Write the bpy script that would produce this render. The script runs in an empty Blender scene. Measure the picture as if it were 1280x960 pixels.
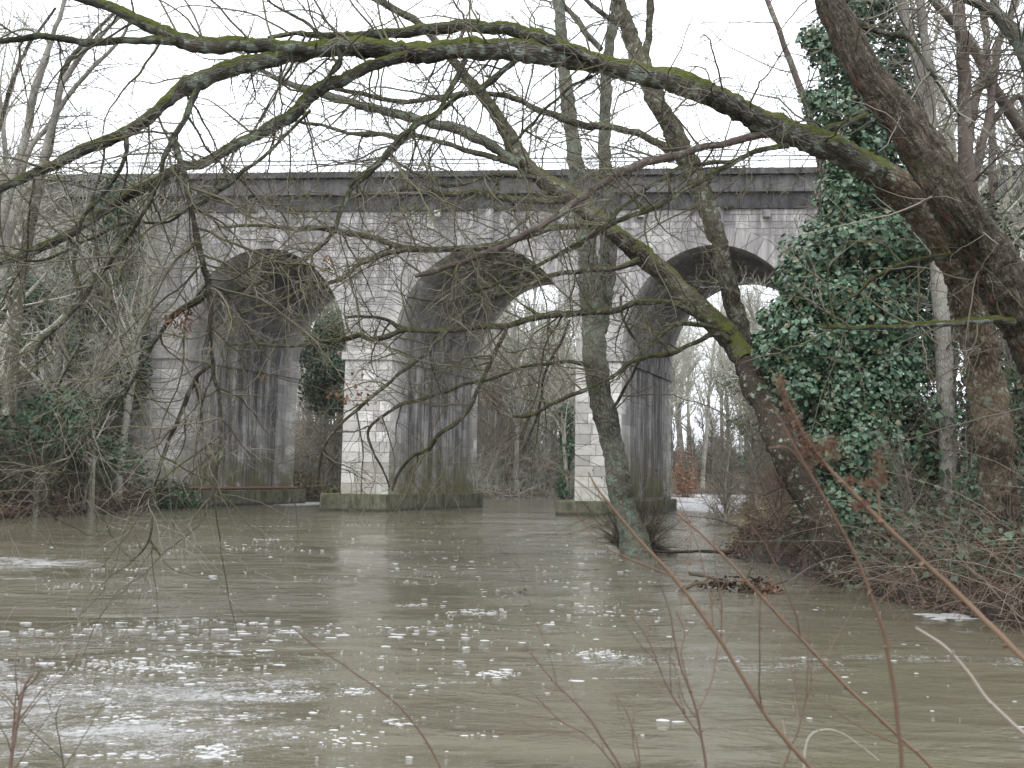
import bpy, math
import numpy as np
from mathutils import Matrix, Vector

# ------------------------------------------------------------------ camera, world, sun, exposure
scene = bpy.context.scene
COL = scene.collection
R = math.radians
F = 1100.0                      # focal length in photograph pixels (1280 wide)
H = 1.47
PITCH, ROLL = math.atan(117 / F), R(0.95)
cam_data = bpy.data.cameras.new("camera")
cam = bpy.data.objects.new("camera", cam_data)
COL.objects.link(cam)
cam.location = (0, 0, H)
ROT = Matrix.Rotation(R(90) + PITCH, 3, 'X') @ Matrix.Rotation(ROLL, 3, 'Z')
cam.rotation_euler = ROT.to_euler()
cam_data.sensor_width = 36.0
cam_data.lens = F / 1280 * 36.0
cam_data.clip_start = 0.05
cam_data.clip_end = 3000
cam_data.dof.use_dof = True
cam_data.dof.focus_distance = 22.0
cam_data.dof.aperture_fstop = 7.0
scene.camera = cam

SUN_EL, SUN_AZ = R(52), R(200)   # azimuth clockwise from +Y: high, behind the camera
world = bpy.data.worlds.new("World")
scene.world = world
world.use_nodes = True
wn, wl = world.node_tree.nodes, world.node_tree.links
wn.clear()
sky = wn.new('ShaderNodeTexSky'); sky.sky_type = 'NISHITA'; sky.sun_disc = False
sky.sun_elevation = SUN_EL; sky.sun_rotation = SUN_AZ
sky.air_density = 1.0; sky.dust_density = 4.0
hs = wn.new('ShaderNodeHueSaturation'); hs.inputs['Saturation'].default_value = 0.25
mx = wn.new('ShaderNodeMix'); mx.data_type = 'RGBA'; mx.inputs['Factor'].default_value = 0.88
mx.inputs['B'].default_value = (11.5, 12.1, 13.0, 1)
bg = wn.new('ShaderNodeBackground'); bg.inputs['Strength'].default_value = 0.125
wo = wn.new('ShaderNodeOutputWorld')
wl.new(sky.outputs[0], hs.inputs['Color']); wl.new(hs.outputs[0], mx.inputs['A'])
wl.new(mx.outputs['Result'], bg.inputs['Color']); wl.new(bg.outputs[0], wo.inputs[0])

sd = bpy.data.lights.new("sun", 'SUN'); sd.energy = 0.9; sd.angle = R(25); sd.color = (1.0, 0.98, 0.95)
sun = bpy.data.objects.new("sun", sd); COL.objects.link(sun)
sdir = Vector((math.sin(SUN_AZ) * math.cos(SUN_EL), math.cos(SUN_AZ) * math.cos(SUN_EL), math.sin(SUN_EL)))
sun.rotation_euler = sdir.to_track_quat('Z', 'Y').to_euler()

scene.view_settings.view_transform = 'Standard'
scene.view_settings.look = 'None'
scene.view_settings.exposure = 0.70
scene.view_settings.gamma = 1.0
scene.render.engine = 'CYCLES'
scene.cycles.max_bounces = 6
scene.cycles.diffuse_bounces = 3
scene.cycles.use_denoising = True
scene.render.film_transparent = False

# ------------------------------------------------------------------ helpers
def at(px, py, Y):
    d = ROT @ Vector(((px - 640) / F, (480 - py) / F, -1))
    t = Y / d.y
    return np.array((d.x * t, Y, H + d.z * t))

def on_water(px, py, z=0.0):
    d = ROT @ Vector(((px - 640) / F, (480 - py) / F, -1))
    t = (z - H) / d.z
    return np.array((d.x * t, d.y * t, z))

def tag(o, label=None, cat=None, group=None, kind=None):
    if label: o["label"] = label
    if cat: o["category"] = cat
    if group: o["group"] = group
    if kind: o["kind"] = kind
    return o

def empty(name, loc, label=None, cat=None, group=None):
    o = bpy.data.objects.new(name, None); COL.objects.link(o)
    o.location = tuple(loc); o.empty_display_size = 0.3
    return tag(o, label, cat, group)

def mesh_np(name, V, faces, mat, parent=None, smooth=False, uv=None, origin=None, mats=None):
    """V (n,3) in world coordinates; faces: list of int arrays (k, sides); verts stored relative to parent/origin"""
    V = np.asarray(V, float)
    off = np.zeros(3)
    if parent is not None:
        p = parent
        while p is not None:
            off = off + np.array(p.location); p = p.parent
    elif origin is not None:
        off = np.array(origin, float)
    me = bpy.data.meshes.new(name)
    fs = [np.asarray(f, np.int64) for f in faces if len(f)]
    nl = sum(f.size for f in fs); nf = sum(len(f) for f in fs)
    me.vertices.add(len(V)); me.vertices.foreach_set('co', (V - off).astype(np.float32).ravel())
    me.loops.add(nl); me.polygons.add(nf)
    loops = np.concatenate([f.ravel() for f in fs]) if fs else np.zeros(0, int)
    tot = np.concatenate([np.full(len(f), f.shape[1]) for f in fs])
    st = np.concatenate(([0], np.cumsum(tot)[:-1]))
    me.loops.foreach_set('vertex_index', loops.astype(np.int32))
    me.polygons.foreach_set('loop_start', st.astype(np.int32))
    me.polygons.foreach_set('use_smooth', np.full(nf, bool(smooth)))
    if uv is not None:
        l = me.uv_layers.new(name='UVMap')
        l.data.foreach_set('uv', np.asarray(uv, np.float32)[loops].ravel())
    me.update(calc_edges=True); me.validate()
    me.materials.append(mat)
    o = bpy.data.objects.new(name, me); COL.objects.link(o)
    if parent is not None: o.parent = parent
    elif origin is not None: o.location = tuple(off)
    return o

def box_np(lo, hi):
    x0, y0, z0 = lo; x1, y1, z1 = hi
    V = np.array([(x, y, z) for z in (z0, z1) for y in (y0, y1) for x in (x0, x1)], float)
    Q = np.array([(0, 2, 3, 1), (4, 5, 7, 6), (0, 1, 5, 4), (2, 6, 7, 3), (0, 4, 6, 2), (1, 3, 7, 5)])
    return V, Q

def vnoise(x, y, seed=0):
    """value noise, arrays -> -1..1"""
    x = np.asarray(x, float); y = np.asarray(y, float)
    xi = np.floor(x).astype(np.int64); yi = np.floor(y).astype(np.int64)
    fx = x - xi; fy = y - yi
    fx = fx * fx * (3 - 2 * fx); fy = fy * fy * (3 - 2 * fy)
    def h(a, b):
        n = (a * 374761393 + b * 668265263 + seed * 1442695041) & 0xFFFFFFFF
        n = ((n ^ (n >> 13)) * 1274126177) & 0xFFFFFFFF
        return ((n ^ (n >> 16)) & 0xFFFF) / 32767.5 - 1
    return (h(xi, yi) * (1 - fx) + h(xi + 1, yi) * fx) * (1 - fy) + (h(xi, yi + 1) * (1 - fx) + h(xi + 1, yi + 1) * fx) * fy

def fbm(x, y, o=4, seed=0):
    s = 0; a = 1; t = 0
    for i in range(o):
        s = s + a * vnoise(x * 2 ** i, y * 2 ** i, seed + i * 7); t += a; a *= .5
    return s / t

def norm(a):
    return a / (np.linalg.norm(a, axis=-1, keepdims=True) + 1e-12)

class Acc:
    def __init__(s): s.V = []; s.F = {}; s.uv = []; s.n = 0
    def add(s, V, *faces, uv=None):
        V = np.asarray(V, float).reshape(-1, 3)
        s.V.append(V)
        for f in faces:
            f = np.asarray(f)
            if len(f): s.F.setdefault(f.shape[1], []).append(f + s.n)
        s.uv.append(uv if uv is not None else np.zeros((len(V), 2)))
        s.n += len(V)
    def build(s, name, mat, parent=None, smooth=False, uv=True, origin=None):
        if not s.V: return None
        return mesh_np(name, np.concatenate(s.V), [np.concatenate(f) for f in s.F.values()], mat, parent, smooth,
                       np.concatenate(s.uv) if uv else None, origin)

def tubes(paths, radii, k=3, ref=None, bump=0.0, rng=None, lump=None):
    """paths (T,P,3), radii (T,P) -> V, quads, uv"""
    paths = np.asarray(paths, float); radii = np.asarray(radii, float)
    T, P, _ = paths.shape
    tan = norm(np.gradient(paths, axis=1))
    if ref is None:
        d = norm(paths[:, -1] - paths[:, 0])
        a = np.where(np.abs(d[:, 2:3]) < .8, np.array([[0, 0, 1.]]), np.array([[1., 0, 0]]))
        ref = norm(np.cross(d, a))[:, None, :]
    else:
        ref = np.broadcast_to(np.asarray(ref, float), (T, 1, 3))
    n1 = norm(ref - (ref * tan).sum(-1, keepdims=True) * tan)
    n2 = np.cross(tan, n1)
    ang = np.arange(k) * 2 * math.pi / k
    rr = radii[:, :, None] * np.ones(k)
    if bump and rng is not None:
        b = rng.normal(size=(T, P, k))
        b = (b + np.roll(b, 1, 2) + np.roll(b, 1, 1)) / 1.7
        rr = rr * (1 + bump * b)
    V = paths[:, :, None, :] + rr[..., None] * (np.cos(ang)[None, None, :, None] * n1[:, :, None, :] + np.sin(ang)[None, None, :, None] * n2[:, :, None, :])
    idx = np.arange(T * P * k).reshape(T, P, k)
    a = idx[:, :-1, :]; b = idx[:, 1:, :]
    Q = np.stack([a, np.roll(a, -1, 2), np.roll(b, -1, 2), b], -1).reshape(-1, 4)
    seg = np.linalg.norm(np.diff(paths, axis=1), axis=-1)
    L = np.concatenate([np.zeros((T, 1)), np.cumsum(seg, 1)], 1)
    uv = np.stack([np.broadcast_to((ang / (2 * math.pi))[None, None, :], (T, P, k)), np.broadcast_to(L[..., None], (T, P, k))], -1)
    return V.reshape(-1, 3), Q, uv.reshape(-1, 2)

def catmull(C, step):
    """C (n,m) control rows, resample so xyz spacing ~ step"""
    C = np.asarray(C, float)
    E = np.vstack([2 * C[0] - C[1], C, 2 * C[-1] - C[-2]])
    out = []
    for i in range(1, len(E) - 2):
        p0, p1, p2, p3 = E[i - 1], E[i], E[i + 1], E[i + 2]
        n = max(2, int(np.linalg.norm(p2[:3] - p1[:3]) / step))
        t = (np.arange(n) / n)[:, None]
        out.append(.5 * ((2 * p1) + (-p0 + p2) * t + (2 * p0 - 5 * p1 + 4 * p2 - p3) * t * t + (-p0 + 3 * p1 - 3 * p2 + p3) * t ** 3))
    out.append(E[-2][None])
    return np.concatenate(out)

def resample(P, r, n):
    s = np.concatenate(([0], np.cumsum(np.linalg.norm(np.diff(P, axis=0), axis=1))))
    q = np.linspace(0, s[-1], n)
    return np.stack([np.interp(q, s, P[:, i]) for i in range(3)], 1), np.interp(q, s, r)

def px_limb(rows, Y, step=None, wig=0.0, rng=None):
    """rows of (px,py,width_px[,Y]) -> path, radii"""
    C = []
    for r_ in rows:
        y = r_[3] if len(r_) > 3 else Y
        p = at(r_[0], r_[1], y)
        C.append((*p, r_[2] / 2 * y / F))
    c = catmull(C, step or (Y / F * 8))
    if wig and rng is not None:
        n = len(c); w = rng.normal(size=(n, 3))
        ker = np.array([1, 2, 3, 2, 1.]) / 9
        for i in range(3): w[:, i] = np.convolve(w[:, i], ker, 'same')
        c[:, :3] += w * (wig * Y / F) * np.minimum(1, np.arange(n) / 4)[:, None]
    return c[:, :3], np.maximum(c[:, 3], .0015)

def sprout(P, Rr, n, L, rng, spread=1.0, along=.5, grav=0.0, wig=.18, pts=6, rmax=.02, rmin=.002, tmin=.05, tmax=1., rfac=.6, bias=(0, 0, 0), up=0.0, lw=True):
    """P (N,Pp,3), Rr (N,Pp): grow n children off them"""
    N, Pp, _ = P.shape
    le = np.linalg.norm(np.diff(P, axis=1), axis=-1).sum(1)
    i = rng.choice(N, n, p=le / le.sum()) if lw else rng.integers(0, N, n)
    t = rng.uniform(tmin, tmax, n) * (Pp - 1.001)
    k = t.astype(int); f = (t - k)[:, None]
    p0 = P[i, k] * (1 - f) + P[i, k + 1] * f
    r0 = Rr[i, k] * (1 - f[:, 0]) + Rr[i, k + 1] * f[:, 0]
    tg = norm(P[i, k + 1] - P[i, k])
    rd = rng.normal(size=(n, 3)); rd -= (rd * tg).sum(-1, keepdims=True) * tg; rd = norm(rd)
    d = norm(tg * along + rd * spread + np.array(bias) + np.array((0, 0, up)))
    LL = rng.uniform(L[0], L[1], n)
    out = np.zeros((n, pts, 3)); out[:, 0] = p0
    st = (LL / (pts - 1))[:, None]
    for j in range(1, pts):
        d = norm(d + rng.normal(size=(n, 3)) * wig + np.array((0, 0, grav)) / (pts - 1))
        out[:, j] = out[:, j - 1] + d * st
    rs = np.clip(r0 * rfac, rmin, rmax)
    rad = rs[:, None] * np.linspace(1, .35, pts)[None, :]
    return out, np.maximum(rad, rmin * .6)

def stack(limbs, n=24):
    A = [resample(p, r, n) for p, r in limbs]
    return np.stack([a[0] for a in A]), np.stack([a[1] for a in A])

# leaves: folded two-quad blades
LEAF = {
    'ivy': np.array([(0, 0, 0), (-.55, .12, .06), (-.42, .62, .05), (0, 1, -.06), (.42, .62, .05), (.55, .12, .06)]),
    'long': np.array([(0, 0, 0), (-.13, .25, .03), (-.12, .65, .02), (0, 1, -.1), (.12, .65, .02), (.13, .25, .03)]),
    'dead': np.array([(0, 0, 0), (-.3, .3, .18), (-.25, .7, .2), (0, 1, 0), (.28, .65, .1), (.3, .25, .2)]),
}
def leaves(pts, nrm, size, rng, kind='ivy', droop=.6, rnd=.5):
    n = len(pts)
    S = LEAF[kind]
    nz = norm(nrm + rng.normal(size=(n, 3)) * rnd)
    dn = np.tile(np.array((0, 0, -1.)), (n, 1)) * droop + rng.normal(size=(n, 3)) * .6
    ay = norm(dn - (dn * nz).sum(-1, keepdims=True) * nz)
    ax = np.cross(ay, nz)
    s = (np.asarray(size) if np.ndim(size) else rng.uniform(.45, 1.4, n) * size)
    V = pts[:, None, :] + s[:, None, None] * (S[None, :, 0:1] * ax[:, None] + S[None, :, 1:2] * ay[:, None] + S[None, :, 2:3] * nz[:, None])
    b = (np.arange(n) * 6)[:, None]
    Q = np.concatenate([b + np.array([[0, 3, 2, 1]]), b + np.array([[0, 5, 4, 3]])])
    return V.reshape(-1, 3), Q

def ell_points(c, rad, n, rng, inner=.75):
    d = norm(rng.normal(size=(n, 3)))
    s = rng.uniform(inner, 1.03, n)[:, None]
    lob = 1 + .16 * np.sin(d[:, :1] * 5 + c[0] * 3) * np.cos(d[:, 2:3] * 6 + c[1]) + .1 * np.sin(d[:, 1:2] * 9 + c[2] * 2)
    return np.array(c) + d * np.array(rad) * s * lob, norm(d / np.array(rad))

# ------------------------------------------------------------------ materials
class M:
    def __init__(s, name):
        s.m = bpy.data.materials.new(name); s.m.use_nodes = True
        s.n = s.m.node_tree.nodes; s.l = s.m.node_tree.links
        s.b = s.n['Principled BSDF']; s.out = s.n['Material Output']
    def new(s, t, **k):
        x = s.n.new(t)
        for a, v in k.items(): setattr(x, a, v)
        return x
    def link(s, a, b): s.l.new(a, b)
    def val(s, x, i, v):
        if hasattr(v, 'is_output') or isinstance(v, bpy.types.NodeSocket): s.l.new(v, x.inputs[i])
        else: x.inputs[i].default_value = v
    def math(s, op, a, b=0.0, c=None, clamp=False):
        x = s.new('ShaderNodeMath', operation=op, use_clamp=clamp)
        s.val(x, 0, a); s.val(x, 1, b)
        if c is not None: s.val(x, 2, c)
        return x.outputs[0]
    def mix(s, f, a, b):
        x = s.new('ShaderNodeMix', data_type='RGBA')
        s.val(x, 'Factor', f)
        for i, v in (('A', a), ('B', b)):
            if isinstance(v, tuple): x.inputs[i].default_value = (*v, 1) if len(v) == 3 else v
            else: s.l.new(v, x.inputs[i])
        return x.outputs['Result']
    def ramp(s, f, stops):
        x = s.new('ShaderNodeValToRGB'); s.l.new(f, x.inputs[0])
        e = x.color_ramp.elements
        while len(e) < len(stops): e.new(.5)
        for el, (p, c) in zip(e, stops):
            el.position = p; el.color = (*c, 1) if isinstance(c, tuple) else (c, c, c, 1)
        return x.outputs[0]
    def mapr(s, v, a, b, c=0.0, d=1.0):
        x = s.new('ShaderNodeMapRange'); s.val(x, 0, v)
        for i, q in ((1, a), (2, b), (3, c), (4, d)): x.inputs[i].default_value = q
        return x.outputs[0]
    def coord(s, which='Object', scale=(1, 1, 1)):
        x = s.new('ShaderNodeTexCoord'); mp = s.new('ShaderNodeMapping')
        mp.inputs['Scale'].default_value = scale
        s.l.new(x.outputs[which], mp.inputs[0]); return mp.outputs[0]
    def world(s, scale=(1, 1, 1)):
        x = s.new('ShaderNodeNewGeometry'); mp = s.new('ShaderNodeMapping')
        mp.inputs['Scale'].default_value = scale
        s.l.new(x.outputs['Position'], mp.inputs[0]); return mp.outputs[0]
    def noise(s, vec, scale=1.0, detail=4.0, rough=.6, dist=0.0):
        x = s.new('ShaderNodeTexNoise'); s.l.new(vec, x.inputs['Vector'])
        x.inputs['Scale'].default_value = scale; x.inputs['Detail'].default_value = detail
        x.inputs['Roughness'].default_value = rough; x.inputs['Distortion'].default_value = dist
        return x.outputs[0]
    def voro(s, vec, scale=1.0, feature='F1'):
        x = s.new('ShaderNodeTexVoronoi', feature=feature); s.l.new(vec, x.inputs['Vector'])
        x.inputs['Scale'].default_value = scale; return x.outputs[0]
    def bump(s, h, strength=.5, dist=.02, prev=None):
        x = s.new('ShaderNodeBump'); s.l.new(h, x.inputs['Height'])
        x.inputs['Strength'].default_value = strength; x.inputs['Distance'].default_value = dist
        if prev is not None: s.l.new(prev, x.inputs['Normal'])
        return x.outputs[0]
    def island(s):
        g = s.new('ShaderNodeNewGeometry'); o = s.new('ShaderNodeObjectInfo')
        return s.math('FRACT', s.math('ADD', g.outputs['Random Per Island'], o.outputs['Random']))
    def sepz(s, vec):
        x = s.new('ShaderNodeSeparateXYZ'); s.l.new(vec, x.inputs[0]); return x.outputs
    def done(s, col=None, rough=.85, normal=None, spec=None):
        if col is not None:
            if isinstance(col, tuple): s.b.inputs['Base Color'].default_value = (*col, 1)
            else: s.l.new(col, s.b.inputs['Base Color'])
        s.val(s.b, 'Roughness', rough)
        if spec is not None: s.b.inputs['Specular IOR Level'].default_value = spec
        if normal is not None: s.l.new(normal, s.b.inputs['Normal'])
        return s.m

def bark(name, base, dark, moss=.5, lichen=.4, ridge=1.0, mosscol=(.10, .115, .02), lichcol=(.30, .34, .27)):
    m = M(name)
    uv = m.coord('UV', (5, 1.4, 1))
    uvf = m.coord('UV', (16, 6, 1))
    w = m.world()
    n1 = m.noise(uv, 2.2, 8, .7, 1.0)
    rd = m.mapr(m.voro(uvf, 1.6, 'DISTANCE_TO_EDGE'), 0, .28)
    h = m.math('ADD', m.math('MULTIPLY', n1, .8), m.math('MULTIPLY', rd, .45))
    h = m.math('ADD', h, m.math('MULTIPLY', m.math('SUBTRACT', m.noise(w, 38, 4, .75), .5), .5))
    c = m.ramp(h, [(.42, dark), (.9, base)])
    big = m.noise(w, 1.2, 3, .6)
    c = m.mix(m.mapr(big, .35, .7), c, tuple(x * 1.35 for x in base))
    g = m.new('ShaderNodeNewGeometry')
    nz = m.sepz(g.outputs['Normal'])[2]
    # pale crust lichen in blotches
    ln = m.noise(w, 9.0, 5, .65)
    c = m.mix(m.math('MULTIPLY', m.mapr(ln, .58 - .1 * lichen, .66 - .08 * lichen), m.mapr(big, .3, .6)), c, lichcol)
    # moss likes the upper sides
    mn = m.noise(w, 4.5, 6, .7)
    ms = m.math('ADD', m.math('MULTIPLY', nz, .42), m.math('ADD', mn, moss - .75))
    mask = m.mapr(ms, .30, .50)
    mc = m.mix(m.noise(w, 40, 2, .6), tuple(x * .45 for x in mosscol), tuple(x * 1.6 for x in mosscol))
    c = m.mix(mask, c, mc)
    hh = m.math('ADD', m.math('MULTIPLY', h, ridge), m.math('MULTIPLY', m.math('MULTIPLY', mask, m.noise(w, 60, 3, .7)), 1.3))
    return m.done(c, .95, m.bump(hh, .9, .03), .15)

MAT = {}
MAT['bark_big'] = bark('bark_brown_mossy', (.15, .115, .08), (.035, .027, .02), .34, .35, 1.5)
MAT['bark_limb'] = bark('bark_limb_mossy', (.12, .11, .088), (.026, .024, .02), .60, .72, 1.3, (.105, .120, .026), (.34, .40, .34))
MAT['bark_lean'] = bark('bark_leaning', (.11, .095, .07), (.022, .019, .015), .46, .5, 1.3, (.095, .11, .024))
MAT['bark_grey'] = bark('bark_grey_lichen', (.17, .16, .125), (.035, .035, .028), .40, .75, 1.5, (.045, .075, .03), (.21, .28, .22))
MAT['bark_dark'] = bark('bark_dark_wet', (.060, .048, .036), (.014, .011, .009), .20, .12, 1.5, (.07, .08, .02))
MAT['bark_smooth'] = bark('bark_smooth', (.15, .12, .105), (.07, .052, .045), .12, .25, .4)
MAT['bark_far'] = bark('bark_far', (.27, .25, .22), (.12, .11, .095), .22, .4, .6)  # lightened with the far twigs, haze put into the colour

def bark_red():
    m = M('bark_peeling_red_edges')
    uv = m.coord('UV', (7, 2.2, 1)); w = m.world()
    n1 = m.noise(m.coord('UV', (11, 1.5, 1)), 3.0, 8, .7, .5)
    uvB = m.coord('UV', (24, 3.4, 1)); wp = m.new('ShaderNodeVectorMath', operation='ADD'); m.link(uvB, wp.inputs[0])
    cb_ = m.new('ShaderNodeCombineXYZ'); nw = m.noise(w, 7, 4, .7); m.link(m.math('MULTIPLY', nw, 5.0), cb_.inputs[0]); m.link(m.math('MULTIPLY', m.noise(w, 9, 3, .7), 3.0), cb_.inputs[1]); m.link(cb_.outputs[0], wp.inputs[1])
    fl = m.mapr(m.voro(wp.outputs[0], 1.3, 'DISTANCE_TO_EDGE'), 0, .3)
    h = m.math('ADD', m.math('MULTIPLY', n1, 1.15), m.math('MULTIPLY', fl, .2))
    h = m.math('ADD', h, m.math('MULTIPLY', m.math('SUBTRACT', m.noise(w, 30, 4, .7), .5), .5))
    c = m.ramp(h, [(.42, (.016, .013, .010)), (.72, (.095, .078, .058)), (.95, (.23, .20, .16))])
    ux = m.sepz(m.coord('UV'))[0]
    # torn strips where the bark has split open along two lines down the stem
    a = m.math('ABSOLUTE', m.math('SUBTRACT', ux, .305)); b = m.math('ABSOLUTE', m.math('SUBTRACT', ux, .725))
    d = m.math('MINIMUM', a, b)
    d = m.math('ADD', d, m.math('MULTIPLY', m.math('SUBTRACT', m.noise(w, 5, 5, .7), .42), .13))
    c = m.mix(m.mapr(d, .020, .010), c, m.mix(m.noise(w, 12, 3, .6), (.10, .035, .024), (.24, .12, .085)))
    sp = m.noise(w, 34, 3, .6)
    c = m.mix(m.math('MULTIPLY', m.mapr(sp, .60, .72), m.mapr(m.noise(w, 2.6, 3, .6), .4, .6)), c, (.26, .26, .23))
    mn = m.noise(w, 2.3, 5, .7)
    c = m.mix(m.math('MULTIPLY', m.mapr(mn, .6, .7), .8), c, (.07, .08, .02))
    return m.done(c, .95, m.bump(h, 1.0, .035), .15)
MAT['bark_red'] = bark_red()

def twig(name, a, b, moss=0.0):
    m = M(name)
    w = m.world()
    c = m.mix(m.island(), a, b)
    c = m.mix(m.mapr(m.noise(w, 3, 3, .6), .45, .62, 0, .8 * moss), c, (.11, .12, .03))
    return m.done(c, .9, None, .15)
MAT['twig_grey'] = twig('twig_grey', (.11, .096, .08), (.25, .225, .19), .35)
MAT['twig_moss'] = twig('twig_mossy', (.06, .052, .04), (.15, .135, .10), .6)
MAT['twig_dark'] = twig('twig_dark', (.045, .035, .03), (.10, .08, .065), .3)
MAT['twig_brown'] = twig('twig_brown', (.13, .095, .075), (.27, .205, .16), .15)
MAT['twig_red'] = twig('twig_red', (.115, .075, .06), (.19, .13, .10), 0)
MAT['twig_pale'] = twig('twig_pale', (.22, .19, .155), (.36, .32, .26), .25)
MAT['twig_far'] = twig('twig_far', (.28, .27, .225), (.46, .44, .375), .35)  # extra paleness puts distance haze into the far twig colour
MAT['stem_orange'] = twig('stem_orange', (.125, .080, .055), (.17, .115, .078), 0)
MAT['stem_pale'] = twig('stem_pale', (.33, .28, .24), (.38, .33, .28), 0)

def leafmat(name, a, b, c2=None, rough=.45, spec=.5):
    m = M(name)
    i = m.island()
    c = m.mix(i, a, b)
    if c2: c = m.mix(m.mapr(m.math('FRACT', m.math('MULTIPLY', i, 17.3)), .86, .9), c, c2)
    gn = m.noise(m.world(), 1.6, 4, .65)
    c = m.mix(m.mapr(gn, .38, .62, .35, 0), c, tuple(x * .4 for x in b))
    return m.done(c, rough, None, spec)
MAT['ivy'] = leafmat('ivy_leaf', (.048, .106, .060), (.12, .20, .115), (.14, .13, .06), .38, .55)
MAT['ivy_dull'] = leafmat('ivy_leaf_dull', (.034, .075, .040), (.08, .135, .07), (.09, .07, .035), .6, .35)
MAT['green_far'] = leafmat('leaf_far_green', (.045, .085, .045), (.085, .12, .06), (.10, .13, .06), .6, .3)
MAT['olive'] = leafmat('leaf_olive', (.10, .12, .055), (.17, .18, .09), (.2, .19, .12), .7, .2)
MAT['dead'] = leafmat('leaf_dead', (.14, .065, .035), (.26, .15, .09), (.10, .05, .03), .85, .15)
MAT['dead_red'] = leafmat('leaf_dead_red', (.14, .075, .052), (.21, .125, .085), (.10, .06, .045), .85, .15)
MAT['russet'] = leafmat('leaf_russet', (.24, .12, .07), (.32, .18, .11), (.22, .12, .07), .85, .15)
MAT['litter'] = leafmat('leaf_litter', (.10, .06, .045), (.24, .165, .13), (.055, .035, .028), .9, .1)
MAT['olive_wall'] = leafmat('leaf_wall_plants', (.05, .055, .03), (.11, .10, .055), (.16, .13, .08), .9, .1)
MAT['cone'] = leafmat('alder_cone', (.018, .014, .012), (.04, .03, .024), None, .9, .1)
MAT['grass'] = leafmat('dry_grass', (.20, .17, .10), (.32, .28, .17), (.10, .12, .05), .9, .1)

def groundmat():
    m = M('bank_earth')
    w = m.world()
    n = m.noise(w, .9, 6, .7); n2 = m.noise(w, 9, 6, .75)
    c = m.ramp(n2, [(.3, (.035, .026, .02)), (.55, (.095, .066, .048)), (.75, (.17, .12, .09))])
    c = m.mix(m.mapr(n, .5, .66), c, (.05, .06, .022))
    z = m.sepz(w)[2]
    c = m.mix(m.mapr(z, .30, .05), c, (.032, .026, .02))
    return m.done(c, m.mapr(z, .3, .02, .95, .45), m.bump(n2, .9, .08), .3)
MAT['ground'] = groundmat()

# ------------------------------------------------------------------ river course, ground and water
LB = np.array([(-70, -60), (-40, -8), (-25, 8), (-18, 18), (-14.9, 25), (-14.6, 32), (-15.0, 38), (-14.5, 44), (-11.5, 49), (-6.5, 57), (-1.0, 64),
               (5, 72), (13, 88), (22, 106), (34, 120), (75, 146), (180, 190), (400, 260)], float)      # x, y
RB = np.array([(40, -60), (9, -4), (5.9, 5), (5.1, 9), (4.95, 11), (4.9, 13), (4.6, 15.5), (4.2, 17.3), (5.0, 20), (6.6, 24), (8.6, 31), (10.8, 42),
               (14.5, 55), (20, 70), (31, 88), (55, 106), (100, 125), (220, 160), (500, 230)], float)
def xl(y): return np.interp(y, LB[:, 1], LB[:, 0]) + .35 * vnoise(np.asarray(y) * .9, np.asarray(y) * 0 + 3, 5)
def xr(y): return np.interp(y, RB[:, 1], RB[:, 0]) + .25 * vnoise(np.asarray(y) * 1.1, np.asarray(y) * 0 + 7, 6)
def ground_z(x, y):
    x = np.asarray(x, float); y = np.asarray(y, float)
    n = fbm(x * .35, y * .35, 4, 11)
    dl = xl(y) - x; dr = x - xr(y); dn = (1.9 + .3 * vnoise(x * .7, x * 0, 9)) - y
    def prof(d, a, lim):
        return np.where(d < 0, -1.2 + np.clip(1.1 + d * .8, 0, 1.1), np.clip(-.1 + d * 1.1, -.1, .45) + np.clip(d - .5, 0, lim) * a)
    zl = prof(dl, .26, 20); zr = prof(dr, .13, 14); zn = prof(dn, .02, 8) - .35
    z = np.maximum(np.maximum(zl, zr), zn)
    far = np.clip((y - 230) / 80, 0, 1)
    z = np.where(y > 230, np.maximum(z, -.5 + far * 3), z)
    return z + np.where(z > -.4, n * (.18 + .12 * np.clip(z, 0, 3)), 0)

def build_ground():
    def ax(lo, hi, c, fine, n_f, grow):
        a = [c + i * fine for i in range(n_f + 1)]
        s = fine
        while a[-1] < hi: s *= grow; a.append(a[-1] + s)
        b = [c]
        s = fine
        while b[-1] > lo: s *= grow; b.append(b[-1] - s)
        return np.array(sorted(set(b[1:] + a)))
    xs = ax(-900, 900, -26, .5, 110, 1.12); ys = ax(-120, 1500, -2, .5, 150, 1.08)
    X, Y = np.meshgrid(xs, ys)
    Z = ground_z(X, Y)
    V = np.stack([X, Y, Z], -1).reshape(-1, 3)
    ny, nx = X.shape
    i = np.arange(ny * nx).reshape(ny, nx)
    Q = np.stack([i[:-1, :-1], i[:-1, 1:], i[1:, 1:], i[1:, :-1]], -1).reshape(-1, 4)
    o = mesh_np('ground', V, [Q], MAT['ground'], smooth=True)
    tag(o, 'earth banks and woodland floor along both sides of the river', kind='structure')
build_ground()

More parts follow.
